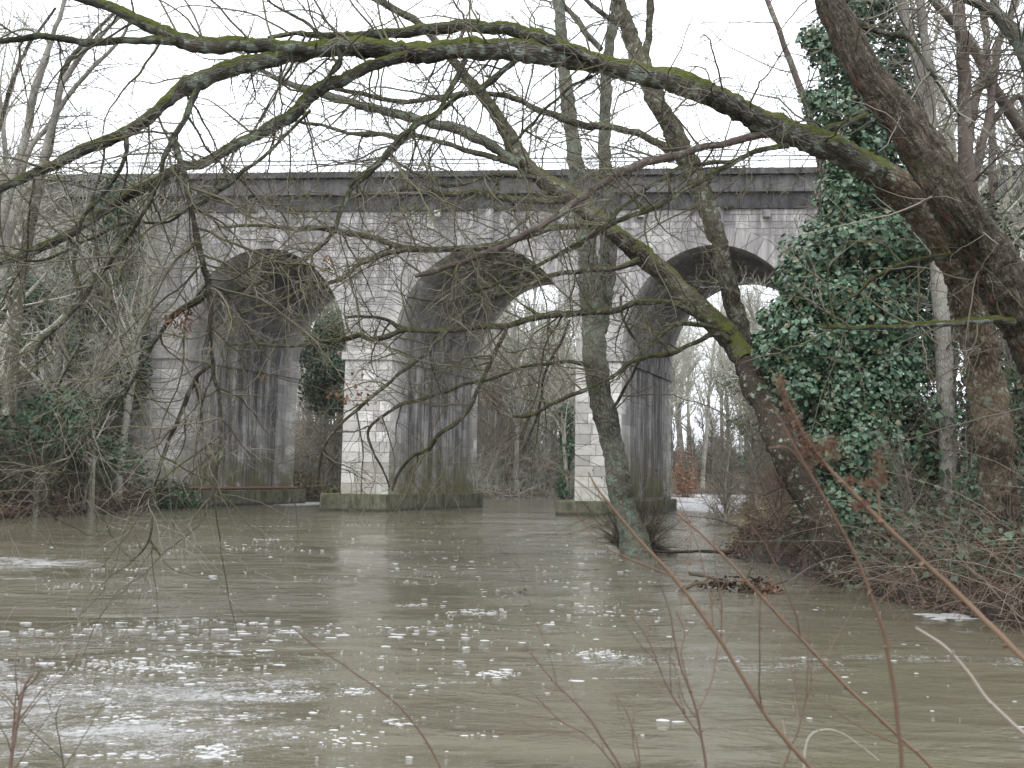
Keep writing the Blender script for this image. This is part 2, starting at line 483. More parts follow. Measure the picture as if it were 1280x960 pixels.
def watermat():
    m = M('muddy_water')
    w = m.world()
    xyz = m.sepz(w)
    # foam film with painted-in bright reflections: streaks drawn out across the current, thickest low on the left in the eddy
    fx = m.new('ShaderNodeMapping'); fx.inputs['Scale'].default_value = (1.1, 1.5, 1); fx.inputs['Rotation'].default_value = (0, 0, R(8))
    m.link(w, fx.inputs[0])
    warp = m.noise(fx.outputs[0], .7, 3, .6)
    va = m.new('ShaderNodeVectorMath', operation='ADD'); m.link(fx.outputs[0], va.inputs[0])
    cm = m.new('ShaderNodeCombineXYZ'); m.link(m.math('MULTIPLY', warp, 2.2), cm.inputs[0]); m.link(m.math('MULTIPLY', warp, 1.4), cm.inputs[1])
    m.link(cm.outputs[0], va.inputs[1])
    f1 = m.noise(va.outputs[0], 2.4, 9, .74)
    f2 = m.noise(va.outputs[0], 13, 7, .78)
    left = m.mapr(m.math('ADD', xyz[0], m.math('MULTIPLY', m.math('SUBTRACT', m.noise(w, .35, 2, .5), .5), 3.2)), -.1, -2.2)
    near = m.mapr(xyz[1], 10.5, 7.0)
    near = m.math('MULTIPLY', near, m.mapr(m.noise(m.world((.5, 1.1, 1)), .9, 4, .6, .7), .36, .55, .45, 1.15))
    reg = m.math('MULTIPLY', left, near)
    streak = m.noise(m.world((.16, 1.1, 1)), 1.0, 5, .6, .8)
    mid = m.math('MULTIPLY', m.mapr(streak, .52, .64), m.mapr(xyz[1], 30, 8, .25, .72))  # foam streaks, partly standing in for bright reflections
    def spot(cx, cy, rx, ry, k):
        dx = m.math('DIVIDE', m.math('SUBTRACT', xyz[0], cx), rx); dy = m.math('DIVIDE', m.math('SUBTRACT', xyz[1], cy), ry)
        d2 = m.math('ADD', m.math('MULTIPLY', dx, dx), m.math('MULTIPLY', dy, dy))
        return m.mapr(d2, 1.0, .15, 0.0, k)
    amt = m.math('MAXIMUM', m.math('MULTIPLY', reg, .78), mid)
    for q_ in ((-8.2, 14.2, 2.8, 1.3, .95), (11.2, 50, 4.5, 16, 1.25), (15.5, 66, 6, 22, 1.25), (22.0, 84, 9, 22, 1.2), (-10.4, 44.5, 1.6, 5, 1.1), (3.3, 21.5, 2.5, 3.2, .5)):  # patches past the arches paint in sky glare along with white water
        amt = m.math('MAXIMUM', amt, spot(*q_))
    th = m.math('SUBTRACT', 1.0, m.math('MULTIPLY', amt, .40))
    fm = m.math('ADD', m.math('MULTIPLY', f1, .72), m.math('MULTIPLY', f2, .42))
    mask = m.math('MULTIPLY', m.math('SUBTRACT', m.math('ADD', fm, m.math('MULTIPLY', m.math('SUBTRACT', m.noise(w, 38, 4, .8), .5), .5)), m.math('MULTIPLY', th, .785)), 4.2, clamp=True)
    mask = m.math('MINIMUM', m.math('MAXIMUM', mask, 0.0), .85)
    mud = m.mix(m.noise(w, .25, 4, .6), (.098, .087, .058), (.130, .117, .080))
    c = m.mix(m.math('MULTIPLY', mask, .85), mud, (.50, .50, .51))
    ro = m.math('ADD', .045, m.math('MULTIPLY', mask, .75))
    b1 = m.noise(m.world((1.1, 2.6, 1)), 1.5, 5, .62, .6)
    b2 = m.noise(m.world((1.0, 1.9, 1)), 9, 4, .6, .4)
    calm = m.mapr(m.noise(m.world((.22, .5, 1)), 1.0, 3, .6, 1.0), .38, .62, .25, 1.3)
    nn = m.bump(m.math('MULTIPLY', b1, calm), .5, .12)
    nn = m.bump(m.math('MULTIPLY', b2, calm), .55, .025, nn)
    nn = m.bump(mask, .4, .012, nn)
    m.b.inputs['IOR'].default_value = 1.33
    return m.done(c, ro, nn, .5)
MAT['water'] = watermat()

def wave_z(x, y):
    d = np.hypot(x, y)
    a = .024 * fbm(x * .45 + y * .2, y * 1.7 + x * .15, 3, 31) + .010 * fbm(x * 1.7, y * 4.6 + x * .5, 3, 37)
    a = a + .03 * fbm(x * .25, y * .5, 2, 41)
    return a * np.clip(1.2 - d / 90, .25, 1)

def build_water():
    ys = [-6.0]; s = .05
    while ys[-1] < 3: ys.append(ys[-1] + .25)
    while ys[-1] < 340:
        ys.append(ys[-1] + max(.045, ys[-1] * ys[-1] * .0011))
    ys = np.array(ys)
    n = 420
    t = np.linspace(-1, 1, n)
    X = []; Yg = []
    for y in ys:
        lo, hi = -max(9, y * .72) - 1, max(9, y * .62) + 1
        lo = max(lo, float(np.interp(y, LB[:, 1], LB[:, 0])) - 2.5) if y > 18 else lo
        hi = min(hi, float(np.interp(y, RB[:, 1], RB[:, 0])) + 2.5)
        X.append((lo + hi) / 2 + t * (hi - lo) / 2); Yg.append(np.full(n, y))
    X = np.array(X); Yg = np.array(Yg)
    Z = wave_z(X, Yg)
    V = np.stack([X, Yg, Z], -1).reshape(-1, 3)
    ny, nx = X.shape
    i = np.arange(ny * nx).reshape(ny, nx)
    Q = np.stack([i[:-1, :-1], i[:-1, 1:], i[1:, 1:], i[1:, :-1]], -1).reshape(-1, 4)
    o = mesh_np('river_water', V, [Q], MAT['water'], smooth=True)
    tag(o, 'muddy brown river in spate flowing under the arches', kind='structure')
build_water()

# ------------------------------------------------------------------ bridge
TH = R(4.4)
E = np.array((math.cos(TH), -math.sin(TH), 0.0))       # along the bridge, to the right
NR = np.array((-math.sin(TH), -math.cos(TH), 0.0))     # out of the front face, towards the camera
vv = ROT @ Vector(((1150 - 640) / F, (480 - 603) / F, -1)); VD = norm(np.array((vv.x, vv.y, 0.0)))  # skewed pier axis
P1 = at(485, 618, 36.7); P1[2] = 0
DEP = 8.0

def hit(px, py, off=0.0):
    d = np.array(ROT @ Vector(((px - 640) / F, (480 - py) / F, -1)))
    o = np.array((0, 0, H)); q = P1 + NR * off
    t = ((q - o) @ NR) / (d @ NR)
    p = o + d * t
    return (p - P1) @ E, p[2]
def W(u, w, z, n=0.0):
    """bridge coordinates -> world"""
    u, w, z, n = np.broadcast_arrays(u, w, z, n)
    return P1 + u[..., None] * E + w[..., None] * VD + n[..., None] * NR + z[..., None] * np.array((0, 0, 1.0))

broot = empty('stone_viaduct', P1, 'pale stone and concrete arched viaduct spanning the whole river, its piers standing in the water', 'bridge')
Z_PL = 0.70
Z_SP = hit(455, 441)[1]
Z_CR = hit(603, 307)[1]
Z_MT = hit(603, 262)[1]          # top of masonry
Z_TOP = (hit(603, 213)[1] - H) * .984 + H
piers = [(-60.0, hit(214, 600)[0]), (hit(427, 600)[0], hit(485, 600)[0]), (hit(719, 600)[0], hit(776, 600)[0])]
sp = piers[2][0] - piers[1][1]; pw = piers[2][1] - piers[2][0]
for k in range(2):
    a = piers[-1][1] + sp; piers.append((a, a + pw))
piers.append((piers[-1][1] + sp, piers[-1][1] + sp + 60))
RISE = Z_CR - Z_SP

# along-barrel coordinate w in shader from local xy: w = cross(E, p)/cross(E, VD)
cr = E[0] * VD[1] - E[1] * VD[0]
def wvec(): return (-E[1] / cr, E[0] / cr, 0)

def stonemat(name, stained):
    m = M(name)
    lc = m.world()
    sub = m.new('ShaderNodeVectorMath', operation='SUBTRACT'); m.link(lc, sub.inputs[0]); sub.inputs[1].default_value = tuple(P1)
    dot = m.new('ShaderNodeVectorMath', operation='DOT_PRODUCT'); m.link(sub.outputs[0], dot.inputs[0]); dot.inputs[1].default_value = wvec()
    wv = dot.outputs['Value']
    z = m.sepz(lc)[2]
    i = m.island()
    base = m.ramp(i, [(0, (.34, .325, .30)), (.3, (.48, .46, .43)), (.8, (.60, .575, .54)), (1, (.74, .72, .69))])
    n = m.noise(lc, 2.3, 7, .7); nf = m.noise(lc, 16, 6, .7)
    base = m.mix(m.mapr(nf, .35, .75, 0, .35), base, (.24, .225, .21))
    base = m.mix(m.mapr(n, .5, .66, 0, .65), base, (.25, .235, .215))
    # upper walls weathered grey by run-off from the deck
    st = m.noise(m.world((2.2, 2.2, .22)), 1.4, 6, .65)
    run = m.math('MULTIPLY', m.mapr(st, .38, .60), m.mapr(z, Z_SP - .5, Z_MT - .5, .1, .85))
    base = m.mix(m.math('MULTIPLY', m.mapr(z, Z_SP + .5, Z_SP + 2.5), .35), base, (.26, .25, .245))
    base = m.mix(run, base, (.15, .14, .145))
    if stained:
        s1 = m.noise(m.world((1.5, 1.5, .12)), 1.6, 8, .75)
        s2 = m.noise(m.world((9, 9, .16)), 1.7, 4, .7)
        inside = m.math('MULTIPLY', m.mapr(wv, .15, 1.5), m.mapr(wv, 7.7, 6.6))  # stains fade at both mouths; pale rear end paints in light from behind
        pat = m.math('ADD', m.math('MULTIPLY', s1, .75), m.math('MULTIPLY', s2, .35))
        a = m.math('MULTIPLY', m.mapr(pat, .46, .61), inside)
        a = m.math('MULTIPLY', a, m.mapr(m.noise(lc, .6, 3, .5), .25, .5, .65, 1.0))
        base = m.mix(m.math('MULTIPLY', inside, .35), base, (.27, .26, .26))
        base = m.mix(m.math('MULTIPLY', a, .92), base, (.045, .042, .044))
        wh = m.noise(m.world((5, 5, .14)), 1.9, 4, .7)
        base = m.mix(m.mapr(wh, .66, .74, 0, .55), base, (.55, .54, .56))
        vt = m.mapr(z, Z_SP + .3, Z_SP + 2.6)     # browner and darker up the vault
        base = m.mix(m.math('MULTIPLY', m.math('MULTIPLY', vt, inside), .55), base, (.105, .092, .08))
    gm = m.math('MULTIPLY', m.mapr(z, 3.4, 1.0), m.mapr(m.noise(lc, 1.1, 5, .7), .36, .52))
    base = m.mix(m.math('MULTIPLY', gm, .92 if stained else .35), base, (.115, .108, .048) if stained else (.27, .25, .17))
    return m.done(base, .92, m.bump(m.math('ADD', nf, m.math('MULTIPLY', n, .6)), .7, .015), .2)
MAT['stone'] = stonemat('pale_limestone', False)
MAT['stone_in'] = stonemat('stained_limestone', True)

def mortarmat():
    m = M('dark_mortar')
    return m.done(m.mix(m.noise(m.world(), 6, 5, .7), (.13, .12, .115), (.24, .23, .215)), .95, None, .1)
MAT['mortar'] = mortarmat()
def concmat(name, a, b, dark):
    m = M(name)
    w = m.world()
    s = m.noise(m.world((2.4, 2.4, .3)), 1.3, 7, .7); f = m.noise(w, 12, 6, .7)
    c = m.mix(m.mapr(s, .38, .62), b, a)
    c = m.mix(m.mapr(m.noise(m.world((5, 5, .5)), 1.2, 5, .7), .55, .7, 0, .8), c, dark)
    c = m.mix(m.mapr(m.noise(w, .8, 5, .75), .52, .66, 0, .65), c, (.20, .195, .19))
    c = m.mix(m.mapr(m.noise(m.world((1, 1, 1.6)), 1.7, 6, .75), .56, .66, 0, .8), c, (.028, .027, .026))
    return m.done(c, .92, m.bump(f, .5, .012), .2)
MAT['conc_dark'] = concmat('dark_weathered_concrete', (.042, .040, .040), (.10, .096, .095), (.024, .023, .022))  # weathered, and darkened further to paint in shadow on slab and corbel
MAT['conc_mid'] = concmat('grey_weathered_concrete', (.068, .065, .065), (.15, .145, .142), (.038, .036, .035))
def plinthmat():
    m = M('mossy_concrete')
    w = m.world(); z = m.sepz(w)[2]
    n = m.noise(w, 2.4, 6, .7); st = m.noise(m.world((3, 3, .5)), 1.4, 5, .7)
    c = m.mix(m.mapr(n, .35, .65), (.05, .052, .028), (.13, .125, .085))
    c = m.mix(m.mapr(st, .5, .68, 0, .7), c, (.20, .19, .16))
    g = m.new('ShaderNodeNewGeometry'); nz = m.sepz(g.outputs['Normal'])[2]
    top = m.math('MULTIPLY', m.mapr(z, .58, .70), m.mapr(n, .35, .6))
    c = m.mix(m.math('MAXIMUM', m.math('MULTIPLY', top, .8), m.mapr(nz, .5, .9, 0, .8)), c, (.075, .115, .03))
    c = m.mix(m.mapr(z, .16, .02), c, (.03, .028, .02))
    return m.done(c, m.mapr(z, .2, .0, .9, .4), m.bump(m.noise(w, 9, 6, .7), .8, .03), .25)
MAT['plinth'] = plinthmat()
def metal():
    m = M('galvanised_steel')
    m.b.inputs['Metallic'].default_value = .6
    return m.done(m.mix(m.noise(m.world(), 3, 4, .6), (.26, .26, .28), (.42, .42, .44)), .5)
MAT['metal'] = metal()
def rustm():
    m = M('rusty_red_pipe')
    return m.done(m.mix(m.noise(m.world(), 5, 5, .7), (.11, .045, .035), (.19, .10, .08)), .8)
MAT['rust'] = rustm()

def cell(a, C, nrm, thick, gap, grow=(0, 0, 0, 0), ch=.005):
    """C: 4 corners (4,3) ccw seen from outside, nrm outward; plate standing 'thick' proud of the plane through C"""
    C = np.asarray(C, float); m = C.mean(0)
    ed = np.roll(C, -1, 0) - C
    en = norm(ed)
    I = C.copy()
    for k in range(4):      # move each edge inwards by its own gap
        inn = np.cross(nrm, en[k]); inn = norm(inn)
        g = gap / 2 - grow[k]
        for q in (k, (k + 1) % 4):
            I[q] += inn * g
    ch = min(ch, thick * .4); inn_c = norm(I.mean(0) - I) * ch
    O = I + nrm * (thick - ch); T = I + nrm * thick + inn_c
    B = I - nrm * .05
    V = np.concatenate([B, O, T])
    q = [(k, (k + 1) % 4, 4 + (k + 1) % 4, 4 + k) for k in range(4)] + [(4 + k, 4 + (k + 1) % 4, 8 + (k + 1) % 4, 8 + k) for k in range(4)] + [(8, 9, 10, 11)]
    a.add(V, np.array(q))

brng = np.random.default_rng(5)
stones = 0
def stone_part(C, nrm, thick, gap, mat, grow=(0, 0, 0, 0), name='stone', parent=None):
    a = Acc(); cell(a, C, nrm, thick, gap, grow)
    return a.build(name, mat, parent or broot, uv=False)

def arch(k, N=40):
    uL, uR = piers[k][1], piers[k + 1][0]
    return (uL + uR) / 2, (uR - uL) / 2
def earch(uc, a, th, extra=0.0):
    return uc + (a + extra) * math.cos(th), Z_SP + (RISE * (a / (sp / 2)) ** .35 + extra) * math.sin(th)

RING = .78
T_ST = .022
D_IN = DEP
core = Acc()        # recessed mortar-coloured body behind the stones
NA = 36
for k in range(len(piers) - 1):
    uc, a = arch(k)
    th = np.linspace(math.pi, 0, NA + 1)
    pts = np.array([earch(uc, a, t) for t in th])
    # front / rear faces above the arch
    for w_, flip in ((0, False), (D_IN, True)):
        n_ = len(pts)
        lo = W(pts[:, 0], w_, pts[:, 1]); hi = W(pts[:, 0], w_, Z_MT + .3)
        i = np.arange(n_ - 1)
        q = np.stack([i, i + 1, i + 1 + n_, i + n_], 1)
        core.add(np.concatenate([lo, hi]), q[:, ::-1] if flip else q)
    # vault
    f = W(pts[:, 0], 0, pts[:, 1]); b = W(pts[:, 0], D_IN, pts[:, 1])
    i = np.arange(len(pts) - 1); n_ = len(pts)
    core.add(np.concatenate([f, b]), np.stack([i, i + n_, i + 1 + n_, i + 1], 1))
for (a, b) in piers:
    for w_, fl in ((0, 0), (D_IN, 1)):
        q = np.array([(0, 1, 2, 3)])
        core.add(W(np.array((a, b, b, a)), w_, np.array((-1.5, -1.5, Z_MT + .3, Z_MT + .3))), q[:, ::-1] if fl else q)
    for u_ in (a, b):
        core.add(W(u_, np.array((0, D_IN, D_IN, 0)), np.array((-1.5, -1.5, Z_SP, Z_SP))), np.array([(0, 1, 2, 3)]))
core.build('core_wall', MAT['mortar'], broot, uv=False)

VIS = {1, 2}        # piers that stand clear in the photograph
wall_stuff = Acc(); in_stuff = Acc()
side_parts = 0
# pier fronts
CH = (Z_SP - .30 - Z_PL) / 13
for k, (a, b) in enumerate(piers):
    a_ = max(a, -32); b_ = min(b, 36)
    for c in range(13):
        z0 = Z_PL + c * CH - (.3 if c == 0 else 0); z1 = Z_PL + (c + 1) * CH
        if k in VIS:
            cuts = [a_, a_ + (b_ - a_) * ((.33 if c % 2 else .42) + brng.uniform(-.06, .06)), a_ + (b_ - a_) * ((.68 if c % 2 else .76) + brng.uniform(-.05, .05)), b_]
        else:
            n = max(2, int((b_ - a_) / .8)); cuts = np.linspace(a_, b_, n + 1) + (np.r_[0, brng.uniform(-.15, .15, n - 1), 0])
        for j in range(len(cuts) - 1):
            C = W(np.array((cuts[j], cuts[j + 1], cuts[j + 1], cuts[j])), 0, np.array((z0, z0, z1, z1)))
            gr = (0, T_ST + .01 if j == len(cuts) - 2 else 0, 0, T_ST + .01 if j == 0 else 0)
            tk = T_ST + brng.uniform(-.006, .01)
            if k in VIS or (k == 0 and cuts[j] > b_ - 1.8):
                stone_part(C, NR, tk, .022, MAT['stone'], gr); stones += 1
            else: cell(wall_stuff, C, NR, tk, .016, gr)
    # side faces
    for u_, s in ((b, 1), (a, -1)):
        if abs(u_) > 33: continue
        nn = norm(np.cross(VD, np.array((0, 0, 1.)))) * s
        for c in range(13):
            z0 = Z_PL + c * CH; z1 = z0 + CH
            n = 12
            cuts = np.linspace(0, D_IN, n + 1) + (.33 if c % 2 else 0) + brng.uniform(-.08, .08, n + 1); cuts[0] = 0; cuts[-1] = D_IN
            for j in range(n):
                w0, w1 = (cuts[j], cuts[j + 1]) if s == 1 else (cuts[j + 1], cuts[j])
                C = W(u_, np.array((w0, w1, w1, w0)), np.array((z0, z0, z1, z1)))
                cell(in_stuff, C, nn, T_ST * .5 + brng.uniform(-.002, .002), .005)

# arches: voussoirs on the face, courses of stone inside the barrel, spandrel masonry
def ring_u(z, k, side):
    """u of the extrados at height z on one side of arch k (None above the crown)"""
    uc, a = arch(k); r = RISE * (a / (sp / 2)) ** .35 + RING; aa = a + RING
    s = (z - Z_SP) / r
    if s >= 1: return None
    return uc + side * aa * math.sqrt(max(0, 1 - max(0, s) ** 2))

for k in range(len(piers) - 1):
    uc, a = arch(k)
    NV = 25
    ths = np.linspace(math.pi, 0, NV + 1)
    for j in range(NV):
        t0, t1 = ths[j], ths[j + 1]
        p = [earch(uc, a, t0), earch(uc, a, t1), earch(uc, a, t1, RING), earch(uc, a, t0, RING)]
        p = np.array(p)
        C = W(p[:, 0], 0, p[:, 1])
        if k in (0, 1, 2): stone_part(C, NR, T_ST + .012, .028, MAT['stone'], (T_ST, 0, 0, 0), name='voussoir')
        else: cell(wall_stuff, C, NR, T_ST + .012, .02)
        tm = (t0 + t1) / 2
        inn = norm(-(math.cos(tm) * E / a + math.sin(tm) * np.array((0, 0, 1.)) / RISE))
        inn = norm(inn - (inn @ VD) * VD)
        n = 9
        cuts = np.linspace(0, D_IN, n + 1) + (.4 if j % 2 else 0) + brng.uniform(-.1, .1, n + 1); cuts[0] = 0; cuts[-1] = D_IN
        for q in range(n):
            A0 = earch(uc, a, t0); A1 = earch(uc, a, t1)
            C = np.array([W(A0[0], cuts[q], A0[1]), W(A0[0], cuts[q + 1], A0[1]), W(A1[0], cuts[q + 1], A1[1]), W(A1[0], cuts[q], A1[1])]).reshape(4, 3)
            cell(in_stuff, C, inn, T_ST * .5 + brng.uniform(-.002, .002), .004)
# spandrels, row by row, cut to the rings
HR = .30
nrow = int((Z_MT - Z_SP) / HR) + 1
HR = (Z_MT - Z_SP) / nrow
for r_ in range(nrow):
    z0 = Z_SP + r_ * HR; z1 = z0 + HR
    spans = []
    segs_lo = [-32.0]; segs_hi = [-32.0]
    for k in range(len(piers) - 1):
        for side in (-1, 1):
            l0, l1 = ring_u(z0, k, side), ring_u(z1, k, side)
            uc, a = arch(k)
            segs_lo.append(l0 if l0 is not None else uc); segs_hi.append(l1 if l1 is not None else uc)
    segs_lo.append(36.0); segs_hi.append(36.0)
    for s in range(0, len(segs_lo), 2):
        A0, A1, B0, B1 = segs_lo[s], segs_hi[s], segs_lo[s + 1], segs_hi[s + 1]
        if B0 - A0 < .08 and B1 - A1 < .08: continue
        n = max(1, int(round(max(B0 - A0, B1 - A1) / .56)))
        f = np.linspace(0, 1, n + 1)
        if n > 1: f[1:-1] += brng.uniform(-.18, .18, n - 1) / n + ((.25 if r_ % 2 else -.2) / n)
        lo = A0 + f * (B0 - A0); hi = A1 + f * (B1 - A1)
        mid = (lo + hi) / 2
        for j in range(n):
            l0, l1 = (lo[0], mid[1]) if j == 0 else (mid[j], mid[j + 1])
            h0, h1 = (hi[0], mid[1]) if j == 0 else (mid[j], mid[j + 1])
            if j == n - 1: l1, h1 = lo[-1], hi[-1]
            if h1 - h0 < .05 or l1 - l0 < .02: continue
            C = W(np.array((l0, l1, h1, h0)), 0, np.array((z0, z0, z1, z1)))
            u_m = (l0 + l1) / 2
            if stones < 225 and -10.5 < u_m < 9 and r_ < 12 and brng.random() < .9:
                stone_part(C, NR, T_ST + brng.uniform(-.008, .006), .02, MAT['stone']); stones += 1
            else: cell(wall_stuff, C, NR, T_ST + brng.uniform(-.008, .006), .02)
tag(wall_stuff.build('wall_stones', MAT['stone'], broot, uv=False), kind='stuff')
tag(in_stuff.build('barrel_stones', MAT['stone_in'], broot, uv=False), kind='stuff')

# imposts, plinths, keystones
def ubox(u0, u1, w0, w1, z0, z1, n0=0.0, bev=.03):
    """box in skewed bridge coords (front faces parallel to bridge face), lightly chamfered top"""
    V = []
    for z, ins in ((z0, 0), (z1 - bev, 0), (z1, bev)):
        for (u, w) in ((u0 + ins, w0 + ins), (u1 - ins, w0 + ins), (u1 - ins, w1 - ins), (u0 + ins, w1 - ins)):
            V.append(W(u, w, z, n0))
    V = np.array(V).reshape(-1, 3)
    Q = [(3, 2, 1, 0), (8, 9, 10, 11)]
    for L in (0, 4):
        Q += [(L + k, L + (k + 1) % 4, L + 4 + (k + 1) % 4, L + 4 + k) for k in range(4)]
    return V, np.array(Q)
def subdiv_side(V, Q): return V, Q
for k, (a, b) in enumerate(piers):
    a_ = max(a, -32); b_ = min(b, 36)
    V, Q = ubox(a_ - .11, b_ + .11, -.12, D_IN + .12, Z_SP - .30, Z_SP + .04)
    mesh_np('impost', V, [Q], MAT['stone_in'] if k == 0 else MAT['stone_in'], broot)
    V, Q = ubox(a_ - .62, b_ + (.40 if k == 0 else .16), -.42, D_IN + .45, -1.6, Z_PL - (.0, .0, .12, .1, .1, .1)[k])
    mesh_np('plinth', V, [Q], MAT['plinth'], broot)
for k in (0, 1, 2, 3):
    uc, a = arch(k)
    z0 = earch(uc, a, math.pi / 2, .3)[1]
    V, Q = ubox(uc - .36, uc + .36, -.13, .3, z0, Z_MT + .02)
    mesh_np('keystone_block', V, [Q], MAT['stone'], broot)

# deck: corbel band, fascia panels, slab
DP = DEP * abs(VD @ NR)
def dbox(u0, u1, n0, n1, z0, z1, bev=.02):
    V = []
    for z, ins in ((z0, 0), (z1 - bev, 0), (z1, bev)):
        for (u, n) in ((u0, n1 - ins), (u1, n1 - ins), (u1, n0 + ins), (u0, n0 + ins)):
            V.append(P1 + E * u + NR * n + np.array((0, 0, z)))
    Q = [(3, 2, 1, 0), (8, 9, 10, 11)]
    for L in (0, 4):
        Q += [(L + k, L + (k + 1) % 4, L + 4 + (k + 1) % 4, L + 4 + k) for k in range(4)]
    return np.array(V), np.array(Q)
def taper_front(V, top, bot):   # slide the lower front edge inwards so the face leans
    V = V.copy()
    for i in (0, 1): V[i] -= NR * (top - bot)
    return V
V, Q = dbox(-34, 38, -DP - .55, .62, Z_TOP - .26, Z_TOP)
mesh_np('deck_slab', V, [Q], MAT['conc_dark'], broot)
u = -34
while u < 38:
    V, Q = dbox(u + .008, u + 2.992, -DP - .4, .44, Z_TOP - .92, Z_TOP - .262)
    mesh_np('fascia_panel', taper_front(V, .44, .34), [Q], MAT['conc_mid'], broot)
    u += 3
V, Q = dbox(-34, 38, -DP - .1, .20, Z_MT - .05, Z_TOP - .922)
mesh_np('corbel_band', taper_front(V, .2, .1), [Q], MAT['conc_dark'], broot)
# drain spouts along the masonry
for px in (330, 548, 800, 957):
    u_, z_ = hit(px, 268)
    V, Q = dbox(u_ - .14, u_ + .14, -.1, .30, z_ - .18, z_ + .12)
    mesh_np('drain_spout', V, [Q], MAT['stone'], broot)

# dry tufts and moss cushions growing along the ledges of the deck
prg = np.random.default_rng(3)
tu = prg.uniform(-20, 26, 150); P_ = []
for u_ in tu:
    lv = prg.integers(3); nn_, zz_ = ((.60, Z_TOP), (.46, Z_TOP - .93), (.22, Z_MT + .0))[lv]
    k_ = prg.integers(6, 26)
    P_.append(P1 + E * (u_ + prg.normal(size=(k_, 1)) * .12) + NR * (nn_ + .01) + np.array((0, 0, 1.)) * (zz_ + prg.normal(size=(k_, 1)) * .04))
P_ = np.concatenate(P_)
V, Q = leaves(P_, np.tile(NR + (0, 0, .3), (len(P_), 1)), .13, prg, 'long', .8, .6)
tag(mesh_np('ledge_plants', V, [Q], MAT['olive_wall'], broot), kind='stuff')

# pipe lying on the left plinth
pr = empty('rusty_pipe', W(piers[0][1] + .30, 1.0, Z_PL + .09), 'rusty red pipe lying along the concrete footing of the left arch wall', 'pipe')
pp = np.array([W(piers[0][1] + .28 + .03 * math.sin(i), w, Z_PL + .085, 0) for i, w in enumerate(np.linspace(-.3, DEP - .1, 14))]).reshape(1, 14, 3)
V, Q, uv = tubes(pp, np.full((1, 14), .075), 10)
mesh_np('pipe_tube', V, [Q], MAT['rust'], pr, smooth=True)

# guard rail on the deck edge
gr = empty('guard_rail', P1 + NR * .25 + np.array((0, 0, Z_TOP)), 'thin grey metal guard rail running along the top of the bridge', 'railing')
for zz, rr in ((.62, .035), (.44, .028)):
    pts_ = np.array([P1 + E * u_ + NR * .25 + np.array((0, 0, Z_TOP + zz)) for u_ in (-34, 38)])[None]
    V, Q, uv = tubes(pts_, np.full((1, 2), rr), 8)
    mesh_np('rail', V, [Q], MAT['metal'], gr)
u = -33.5; pm = None
while u < 38:
    p0 = P1 + E * u + NR * .25 + np.array((0, 0, Z_TOP))
    if pm is None:
        V, Q = box_np((-.035, -.035, -.02), (.035, .035, .66))
        pm = mesh_np('post', V + p0, [Q], MAT['metal'], gr).data
        first = p0
    else:
        o = bpy.data.objects.new('post', pm); COL.objects.link(o); o.parent = gr
        o.location = tuple(p0 - first)
    u += 1.85

# ------------------------------------------------------------------ trees
def limb_mesh(name, P_, R_, mat, parent, k=12, seed=1, bump=.05, uvk=True):
    rng = np.random.default_rng(seed)
    ref = (0, 1, 0) if abs(norm(P_[-1] - P_[0])[1]) < .8 else (1, 0, 0)
    P2, R2 = P_.copy(), R_.copy()
    V, Q, uv = tubes(P2[None], R2[None], k, ref, bump, rng)
    return mesh_np(name, V, [Q], mat, parent, smooth=True, uv=uv)

def twig_mesh(name, groups, mat, parent, k=3, kind='stuff'):
    a = Acc()
    for P_, R_ in groups:
        V, Q, uv = tubes(P_, R_, k)
        a.add(V, Q, uv=uv)
    o = a.build(name, mat, parent, smooth=True, uv=False)
    if kind: tag(o, kind=kind)
    return o

def thin(rows, f):
    """scale the drawn widths: f is a factor or a function of the row"""
    return [(r_[0], r_[1], r_[2] * (f(r_) if callable(f) else f), *r_[3:]) for r_ in rows]
def px_twigs(rowsets, Y, rng, wig=1.5):
    out = []
    for rows in rowsets:
        out.append(px_limb(rows, Y, wig=wig, rng=rng))
    return out

rg = np.random.default_rng(42)

# ---- tree A: the tree on the right bank whose mossy limb arches over the whole picture
YA = 9.6
A_main = [(1268, 724, 84, 10.9), (1260, 690, 64, 10.9), (1250, 620, 58, 10.8), (1238, 520, 56, 10.7), (1224, 430, 56, 10.5), (1206, 350, 58, 10.3), (1170, 282, 58, 10.0), (1110, 225, 50, 9.7), (1040, 187, 44, 9.4),
          (960, 155, 41, 9.3), (900, 124, 38, 9.2), (840, 102, 37, 9.1), (780, 88, 36, 9.0), (720, 74, 36, 8.9), (650, 63, 34, 8.8), (580, 60, 33, 8.7), (520, 66, 31, 8.6),
          (460, 58, 30, 8.5), (400, 61, 28, 8.4), (350, 72, 25, 8.3), (300, 82, 22, 8.2), (255, 98, 23, 8.1), (225, 114, 20, 8.1), (190, 142, 16, 8.0), (150, 170, 15, 8.0),
          (100, 190, 14, 7.9), (50, 213, 12, 7.9), (0, 236, 11, 7.8), (-70, 262, 9, 7.8)]
